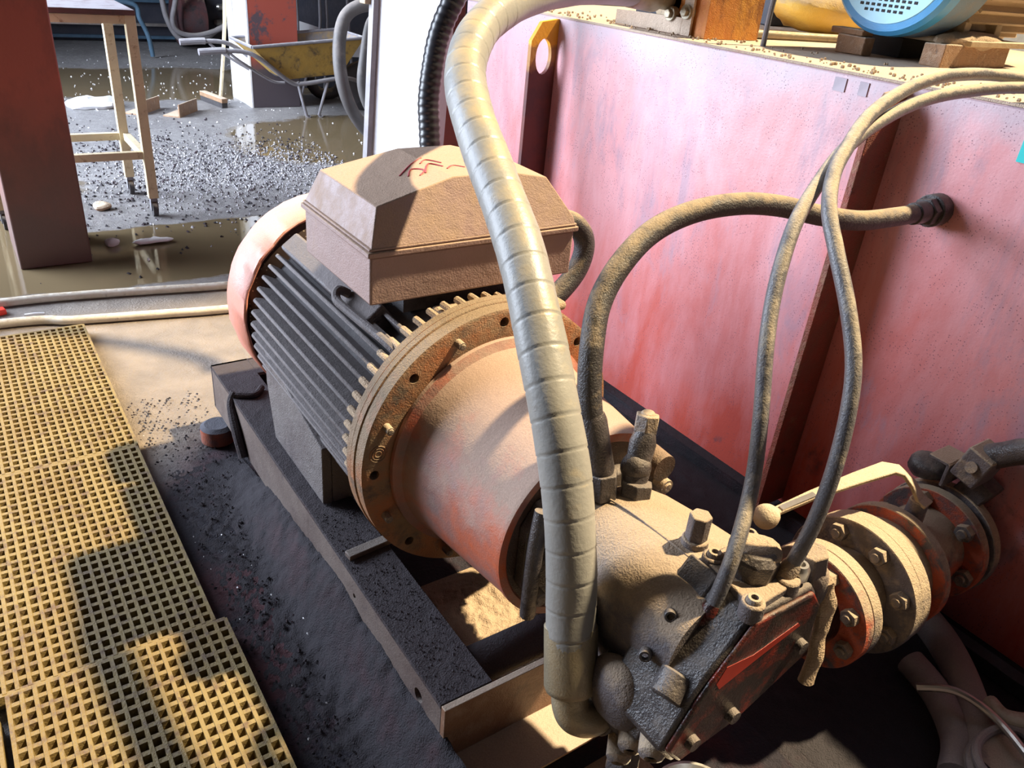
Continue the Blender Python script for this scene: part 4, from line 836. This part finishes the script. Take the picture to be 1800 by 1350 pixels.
# ================================================================ floor hoses, small pieces
B().tube([(-1.7, 2.13, 0.016), (-0.725, 2.073, 0.016), (-0.492, 2.049, 0.016), (-0.227, 2.0, 0.016), (0.037, 1.948, 0.016), (0.45, 1.90, 0.016), (0.8, 1.95, 0.016)], 0.0155, 14, 8).build('floor_hose', 'ropem', **T('dirty white hose across the floor, farther of the two', 'hose', 'dirty white hoses across the floor'))
B().tube([(-1.7, 1.93, 0.016), (-0.741, 1.889, 0.016), (-0.525, 1.831, 0.016), (-0.276, 1.777, 0.016), (-0.029, 1.727, 0.016), (0.4, 1.68, 0.016), (0.8, 1.70, 0.016)], 0.0155, 14, 8).build('floor_hose', 'ropem', **T('dirty white hose across the floor touching the grating edge', 'hose', 'dirty white hoses across the floor'))
B().box((-0.742, 2.008, 0.010), (0.06, 0.035, 0.02), (0, 0, 0.2)).build('plastic_piece', 'redplastic', bevel=0.003, **T('bright red plastic piece between the two floor hoses', 'plastic piece'))
B().tube([(-0.66, 1.955, 0.006), (-0.63, 1.95, 0.008), (-0.60, 1.945, 0.006)], 0.006, 8, 4).build('paper_scrap', 'white', **T('small white paper scrap on the floor between the floor hoses', 'scrap'))
b = B(); b.ball((0.18, 5.62, 0.02), 0.13, 10, 18, (1.5, 1.0, 0.35)); b.build('plastic_sheet', 'white', rough=0.03, **T('crumpled white plastic sheet on the floor behind the cart', 'sheet'))
b = B(); b.ball((-0.10, 2.57, 0.012), 0.05, 8, 14, (1.8, 0.6, 0.22)); b.build('plastic_scrap', 'white', rough=0.012, **T('pale plastic scrap lying in the brown puddle by the column', 'scrap'))
b = B(); b.ball((-0.26, 2.60, 0.012), 0.025, 8, 14, (1.2, 1, 0.8)); b.build('stone', 'concrete', rough=0.008, **T('pale stone in the puddle beside the red column', 'stone'))
b = B(); b.ball((-0.208, 3.124, 0.016), 0.035, 8, 14, (1.2, 1, 0.6)); b.build('stone', 'wood', rough=0.012, **T('brown stone on the gravel under the cream cart', 'stone'))

# ================================================================ cart
ct_ = thing('work_cart', 'cream painted steel cart with rust red top on small casters', 'cart', (-0.3, 3.15, 0))
def legc(x, y):
    l = B().box((x, y, 0.49), (0.042, 0.042, 0.80)).build('leg', 'cart', ct_, bevel=0.002)
    b = B(); b.box((x, y, 0.083), (0.03, 0.03, 0.02)); b.box((x - 0.014, y, 0.055), (0.004, 0.03, 0.05)); b.box((x + 0.014, y, 0.055), (0.004, 0.03, 0.05)); cs = b.build('caster_fork', 'tube', l)
    b = B(); b.cyl((x - 0.011, y, 0.035), (x + 0.011, y, 0.035), 0.034, 0.034, 22); b.build('caster_wheel', 'rubber', l)
for x, y in ((-0.005, 2.95), (-0.030, 3.35), (-0.62, 2.95), (-0.62, 3.35)): legc(x, y)
for nm, z in (('top_frame', 0.865), ('shelf_frame', 0.292)):
    b = B()
    b.box((-0.315, 2.95, z), (0.60, 0.032, 0.034)); b.box((-0.325, 3.35, z), (0.60, 0.032, 0.034)); b.box((-0.018, 3.15, z), (0.032, 0.37, 0.034)); b.box((-0.62, 3.15, z), (0.032, 0.37, 0.034)); b.build(nm, 'cart', ct_, bevel=0.002)
B().box((-0.315, 3.15, 0.895), (0.66, 0.46, 0.022)).build('cart_top', 'carttop', ct_, bevel=0.003)

# ================================================================ wheelbarrow
wb = thing('wheelbarrow', 'yellow wheelbarrow with grey tube frame beside the red and white column', 'wheelbarrow', (1.5, 5.2, 0))
b = B(); top = [(1.16, 4.98, 0.50), (2.02, 4.98, 0.58), (2.02, 5.50, 0.58), (1.16, 5.50, 0.50)]; bot = [(1.42, 5.06, 0.27), (1.86, 5.06, 0.31), (1.86, 5.42, 0.31), (1.42, 5.42, 0.27)]
th = Vector((0, 0, 0.012)); tin = [Vector(p) * 0.98 + Vector((1.59, 5.24, 0.54)) * 0.02 for p in top]; bin_ = [Vector(p) * 0.97 + Vector((1.64, 5.24, 0.30)) * 0.03 + th for p in bot]
b.add(top + bot + tin + bin_, [(0, 4, 5, 1)[::-1], (1, 5, 6, 2)[::-1], (2, 6, 7, 3)[::-1], (3, 7, 4, 0)[::-1], (4, 7, 6, 5), (8, 9, 13, 12), (9, 10, 14, 13), (10, 11, 15, 14), (11, 8, 12, 15), (12, 13, 14, 15), (0, 1, 9, 8), (1, 2, 10, 9), (2, 3, 11, 10), (3, 0, 8, 11)])
b.build('tray', 'barrow', wb, bevel=0.003)
b = B(); b.tube([(1.16, 4.98, 0.502), (2.02, 4.98, 0.582), (2.02, 5.50, 0.582), (1.16, 5.50, 0.502), (1.16, 4.98, 0.502)], 0.012, 10, 1); b.build('tray_rim', 'tube', wb)
for y, yy in ((4.99, 5.03), (5.49, 5.45)):
    h_ = B().tube([(0.93, y, 0.475), (1.10, y, 0.470), (1.22, y, 0.42), (1.44, yy, 0.262), (1.56, yy, 0.248), (1.88, yy, 0.285), (2.12, 5.24 + (yy - 5.24) * 0.3, 0.21)], 0.016, 10, 6).build('handle_tube', 'tube', wb)
    B().tube([(0.79, y, 0.465), (0.93, y, 0.475), (0.97, y, 0.475)], 0.023, 10, 4).build('grip', 'tube', h_)
    B().tube([(1.00, y, 0.46), (1.08, y, 0.40), (1.30, yy, 0.27), (1.40, yy, 0.255)], 0.010, 8, 5).build('brace', 'tube', wb)
    for q in ((1.50, 1.56), (1.74, 1.66)): B().tube([(q[0], yy, 0.26), (q[1], yy, 0.015), (q[1] + 0.03, yy, 0.010)], 0.012, 8, 2).build('leg', 'tube', wb)
b = B(); b.lathe([(0, 0.10), (0.1, 0.165), (0.3, 0.19), (0.7, 0.19), (0.9, 0.165), (1, 0.10)], (2.12, 5.19, 0.192), (2.12, 5.29, 0.192), 40); w_ = b.build('wheel', 'rubber', wb); B().cyl((2.12, 5.18, 0.192), (2.12, 5.30, 0.192), 0.06, 0.06, 24).build('hub', 'tube', w_)
# tyre leaning behind
b = B(); b.tube([(2.02 + 0.15 * math.cos(t * PI / 12), 5.75, 0.185 + 0.15 * math.sin(t * PI / 12)) for t in range(25)], 0.045, 12, 1, cap=False); b.build('old_tyre', 'rubber', **T('dark old tyre standing behind the wheelbarrow wheel', 'tyre'))
# rods and boards behind barrow
for x, x2, lb in ((1.88, 1.90, 'thin upright bar behind the wheelbarrow, closest to the red column'), (2.02, 2.10, 'crooked upright bar in the middle behind the wheelbarrow'), (2.12, 2.16, 'thin upright bar behind the wheelbarrow, closest to the looped hoses'), (2.40, 2.36, 'pale upright rod between the two looped hoses')):
    B().tube([(x, 6.05, 0.012), (x2, 6.05, 0.6), (x2 - 0.03, 6.08, 1.4)], 0.013, 8, 4).build('upright_bar', 'tube', **T(lb, 'bar', 'upright bars behind the wheelbarrow'))
b = B(); b.add([(1.72, 6.12, 0.30), (2.60, 6.0, 0.30), (2.60, 6.0, 0.40), (1.72, 6.12, 0.63), (1.72, 6.14, 0.30), (2.60, 6.02, 0.30), (2.60, 6.02, 0.40), (1.72, 6.14, 0.63)], [(0, 1, 2, 3), (7, 6, 5, 4), (0, 4, 5, 1), (1, 5, 6, 2), (2, 6, 7, 3), (3, 7, 4, 0)]); b.box((1.8, 6.13, 0.15), (0.04, 0.02, 0.30)); b.box((2.5, 6.02, 0.15), (0.04, 0.02, 0.30)); b.build('white_board', 'white', **T('slanting white board standing behind the wheelbarrow', 'board'))
B().box((2.35, 6.6, 0.9), (1.2, 0.7, 1.8)).build('machine_cabinet', 'darksteel', bevel=0.01, **T('dark machine cabinet behind the wheelbarrow and bars', 'cabinet'))
# broom
br = thing('broom', 'broom with long pale handle leaning on the red and white column', 'broom', (1.02, 5.65, 0))
B().tube([(1.07, 5.58, 0.035), (1.20, 5.74, 0.60), (1.262, 5.82, 1.25)], 0.014, 10, 3).build('handle', 'cart', br)
B().box((1.03, 5.62, 0.055), (0.05, 0.36, 0.035), (0, 0, 0.2)).build('brush_head', 'wood', br, bevel=0.004)
B().box((1.03, 5.62, 0.020), (0.045, 0.35, 0.038), (0, 0, 0.2)).build('bristles', 'rubber', br)
# angle irons
for x, y, lb in ((0.46, 5.42, 'short brown angle iron on the floor, closer to the cream cart'), (0.70, 5.30, 'short brown angle iron on the floor, closer to the broom')):
    b = B(); b.prism([(-0.15, 0.0), (0.15, 0.0), (0.15, 0.008), (-0.15, 0.008)], 'y', 0, 0.12); b.box((0, 0.0, 0.045), (0.30, 0.008, 0.09))
    o = b.build('angle_iron', 'wood', **T(lb, 'angle iron', 'brown angle irons on the floor')); o.location = (x, y, 0.0); o.rotation_euler = (0, 0, 0.9)

# ================================================================ white post with looped hoses, corrugated hose
b = B()
for pa, pb in (((1.042, 2.80, 0), (1.165, 2.80, 2.4)), ((1.215, 2.50, 0), (1.335, 2.50, 2.4)), ((1.33, 2.56, 0), (1.45, 2.56, 2.4)), ((1.15, 2.86, 0), (1.275, 2.86, 2.4))): b.v += [Vector(pa), Vector(pb)]
b.f = [(0, 1, 3, 2), (2, 3, 5, 4), (4, 5, 7, 6), (6, 7, 1, 0), (0, 2, 4, 6), (1, 7, 5, 3)]; b.build('white_post', 'white', bevel=0.004, **T('broad white steel post, slightly leaning, behind the brown terminal box', 'post'))
B().tube([(1.34, 3.00, 0.95), (1.236, 3.02, 0.955), (1.122, 3.04, 0.957), (1.034, 3.06, 0.899), (0.985, 3.03, 0.77), (0.975, 2.98, 0.61), (1.035, 2.98, 0.45), (1.16, 3.02, 0.32), (1.3, 3.05, 0.28)], 0.033, 16, 6).build('looped_hose', 'loophose', **T('grey hose looping out widest beside the white post', 'hose', 'looped grey hoses at the white post'))
B().tube([(1.30, 3.06, 0.94), (1.223, 3.07, 0.91), (1.175, 3.07, 0.863), (1.14, 3.06, 0.72), (1.12, 3.05, 0.57), (1.18, 3.06, 0.43), (1.3, 3.08, 0.36)], 0.027, 16, 6).build('looped_hose', 'loophose', **T('narrower grey hose loop tight against the white post', 'hose', 'looped grey hoses at the white post'))
b = B(); b.box((1.086, 2.815, 1.2), (0.026, 0.05, 2.4), (0, 0.051, 0)); b.build('post_side_strip', 'greyhose', **T('grey strip added as the narrow left face of the white post', 'bar'))  # grey strip added to show the post's narrow left side
b = B(); b.lathe([(0, 0.06), (0.3, 0.10), (1, 0.10)], (1.22, 2.64, 1.06), (1.34, 2.80, 1.07), 24); b.box((1.14, 2.85, 1.005), (0.22, 0.06, 0.05)); b.build('pipe_boss', 'tan', bevel=0.004, **T('dusty round pipe end in front of the white post top', 'pipe end'))
def corr(l, tot, a): return 0.0330 + 0.0009 * math.sin(l * 2 * PI / 0.022)
B().tube([(1.0, 1.5, 4.99), (1.0, 1.5, 3.5), (0.92, 1.42, 2.2), (0.80, 1.28, 1.62), (0.70, 1.22, 1.36), (0.637, 1.19, 1.24), (0.560, 1.18, 1.13), (0.516, 1.18, 1.038), (0.490, 1.17, 0.944), (0.475, 1.16, 0.849), (0.470, 1.14, 0.771), (0.462, 1.10, 0.60), (0.46, 1.07, 0.3), (0.46, 1.07, 0.03)], 0.033, 18, 8, rfun=corr).build('corrugated_hose', 'blackrubber', ang=80, **T('black corrugated hose rising between the white post and wrapped hose', 'hose'))
b = B(); b.box((1.80, 3.35, 0.6), (0.14, 0.16, 1.2)); b.build('red_stanchion', 'column', bevel=0.004, **T('short dark red steel stanchion behind the corrugated hose', 'stanchion'))
b = B(); b.box((1.97, 3.5, 0.5), (0.12, 0.14, 1.0)); b.build('pump_housing', 'darksteel', bevel=0.01, **T('dark machine housing between the stanchion and tank', 'machine'))

# ================================================================ far background machines
mb = thing('far_machine', 'dark blue machine along the back behind the cream cart', 'machine', (1.0, 9.6, 0))
B().box((0.9, 9.7, 1.0), (3.2, 0.9, 2.0)).build('machine_body', 'darksteel', mb, bevel=0.01)
for z in (0.18, 0.05): B().box((0.9, 9.20, z), (3.2, 0.06, 0.03)).build('bed_rail', 'steel' if z > 0.1 else 'bluepaint', mb)
B().box((0.9, 9.22, 0.42), (3.2, 0.05, 0.03)).build('bed_rail', 'bluepaint', mb)
B().tube([(0.2, 8.02, 0.47), (0.6, 8.0, 0.50), (0.98, 8.0, 0.49), (1.03, 8.0, 0.36), (1.09, 8.0, 0.20), (1.11, 8.0, 0.015)], 0.022, 10, 5).build('pipe_rail', 'bluepaint', **T('pale blue bent pipe rail behind the cream cart', 'rail'))
b = B(); b.lathe([(0, 0.20), (0.1, 0.285), (0.9, 0.285), (1, 0.20)], (1.55, 8.85, 0.30), (1.86, 8.86, 0.30), 32); b.build('round_drum', 'drum', **T('dark red drum lying behind the hanging grey hoses', 'drum'))
B().tube([(1.36, 8.6, 0.75), (1.39, 8.6, 0.49), (1.42, 8.6, 0.30), (1.50, 8.6, 0.14), (1.62, 8.6, 0.085), (1.80, 8.6, 0.12), (1.95, 8.6, 0.22), (2.24, 8.6, 0.33)], 0.028, 12, 6).build('hanging_hose', 'greyhose', **T('grey hose hanging in the lower, wider loop before the far machine', 'hose', 'hanging hoses at the far machine'))
B().tube([(1.56, 8.5, 0.75), (1.50, 8.5, 0.49), (1.45, 8.5, 0.30), (1.50, 8.5, 0.19), (1.66, 8.5, 0.16), (1.85, 8.5, 0.20), (2.05, 8.5, 0.28), (2.3, 8.5, 0.40)], 0.026, 12, 6).build('hanging_hose', 'greyhose', **T('grey hose crossing the lower loop before the far machine', 'hose', 'hanging hoses at the far machine'))
for x, z, lb in ((2.05, 0.42, 'topmost bright metal fitting on the far cabinet'), (2.02, 0.26, 'lowest bright metal fitting on the far cabinet'), (2.22, 0.36, 'bright metal fitting on the far cabinet, closest to the broom handle')):
    B().lathe([(0, 0.02), (0.2, 0.035), (0.8, 0.035), (1, 0.02)], (x - 0.05, 8.82, z), (x + 0.05, 8.83, z), 14).build('pipe_fitting', 'steel', **T(lb, 'fitting', 'bright fittings on the far cabinet'))
b = B(); b.box((2.15, 9.0, 0.5), (0.5, 0.3, 1.0)); b.build('valve_cabinet', 'darksteel', bevel=0.01, **T('dark valve cabinet between the drum and the red and white column', 'cabinet'))

# ================================================================ lower right corner
B().tube([(0.835, -0.42, 0.10), (0.82, -0.50, 0.075), (0.80, -0.60, 0.052), (0.745, -0.68, 0.045), (0.665, -0.757, 0.04), (0.557, -0.83, 0.04), (0.46, -0.88, 0.04)], 0.034, 20, 8).build('grey_pipe', 'greyhose', **T('thick grey hose curving down past the suction valve', 'hose'))
B().tube([(0.70, -0.60, 0.032), (0.67, -0.68, 0.030), (0.60, -0.76, 0.032), (0.52, -0.80, 0.032)], 0.030, 18, 8).build('short_grey_hose', 'greyhose', **T('second grey hose lying against the thicker one in the corner', 'hose'))
cr = thing('strap_roll', 'roll of dusty flat strapping in the lower right corner', 'strapping', (0.60, -0.83, 0.0))
for k in range(5):
    b = B(); R_ = 0.052 + 0.004 * k; b.tube([(0.595 + R_ * 1.4 * math.cos(t * PI / 14), -0.835 + R_ * 0.8 * math.sin(t * PI / 14), 0.086 - 0.016 * k + 0.003 * math.sin(t * .7 + k)) for t in range(29)], 0.0085, 10, 1, cap=False); b.build('strap_turn', 'greyhose', cr)
b = B(); b.cyl((0.595, -0.835, 0.0), (0.595, -0.835, 0.080), 0.045, 0.05, 24); b.build('strap_core', 'rubbergrey', cr)
B().tube([(0.60, -0.66, 0.075), (0.632, -0.714, 0.10), (0.639, -0.788, 0.10), (0.60, -0.88, 0.10)], 0.008, 10, 5).build('thin_bar', 'steel', **T('thin shiny bar lying over the strap roll', 'bar'))
B().tube([(0.68, -0.76, 0.09), (0.66, -0.795, 0.10), (0.70, -0.83, 0.10), (0.78, -0.85, 0.09)], 0.014, 12, 6).build('pale_hose_end', 'ropem', **T('short pale hose end beside the strap roll', 'hose end'))
B().box((0.865, -0.80, 0.020), (0.035, 0.75, 0.035), (0, 0, 0.0)).build('steel_strip', 'darksteel', bevel=0.002, **T('dark steel strip along the foot of the tank', 'strip'))
b = B(); b.lathe([(0, 0.055), (0.9, 0.075), (1.0, 0.079), (1.0, 0.074), (0.05, 0.052)], (0.055, -0.598, 0.002), (0.055, -0.598, 0.050), 48, cap=False); b.cyl((0.055, -0.598, 0.0), (0.055, -0.598, 0.006), 0.055, 0.055, 40)
b.build('metal_bowl', 'steel', **T('shiny metal bowl on the ground below the pump', 'bowl'))
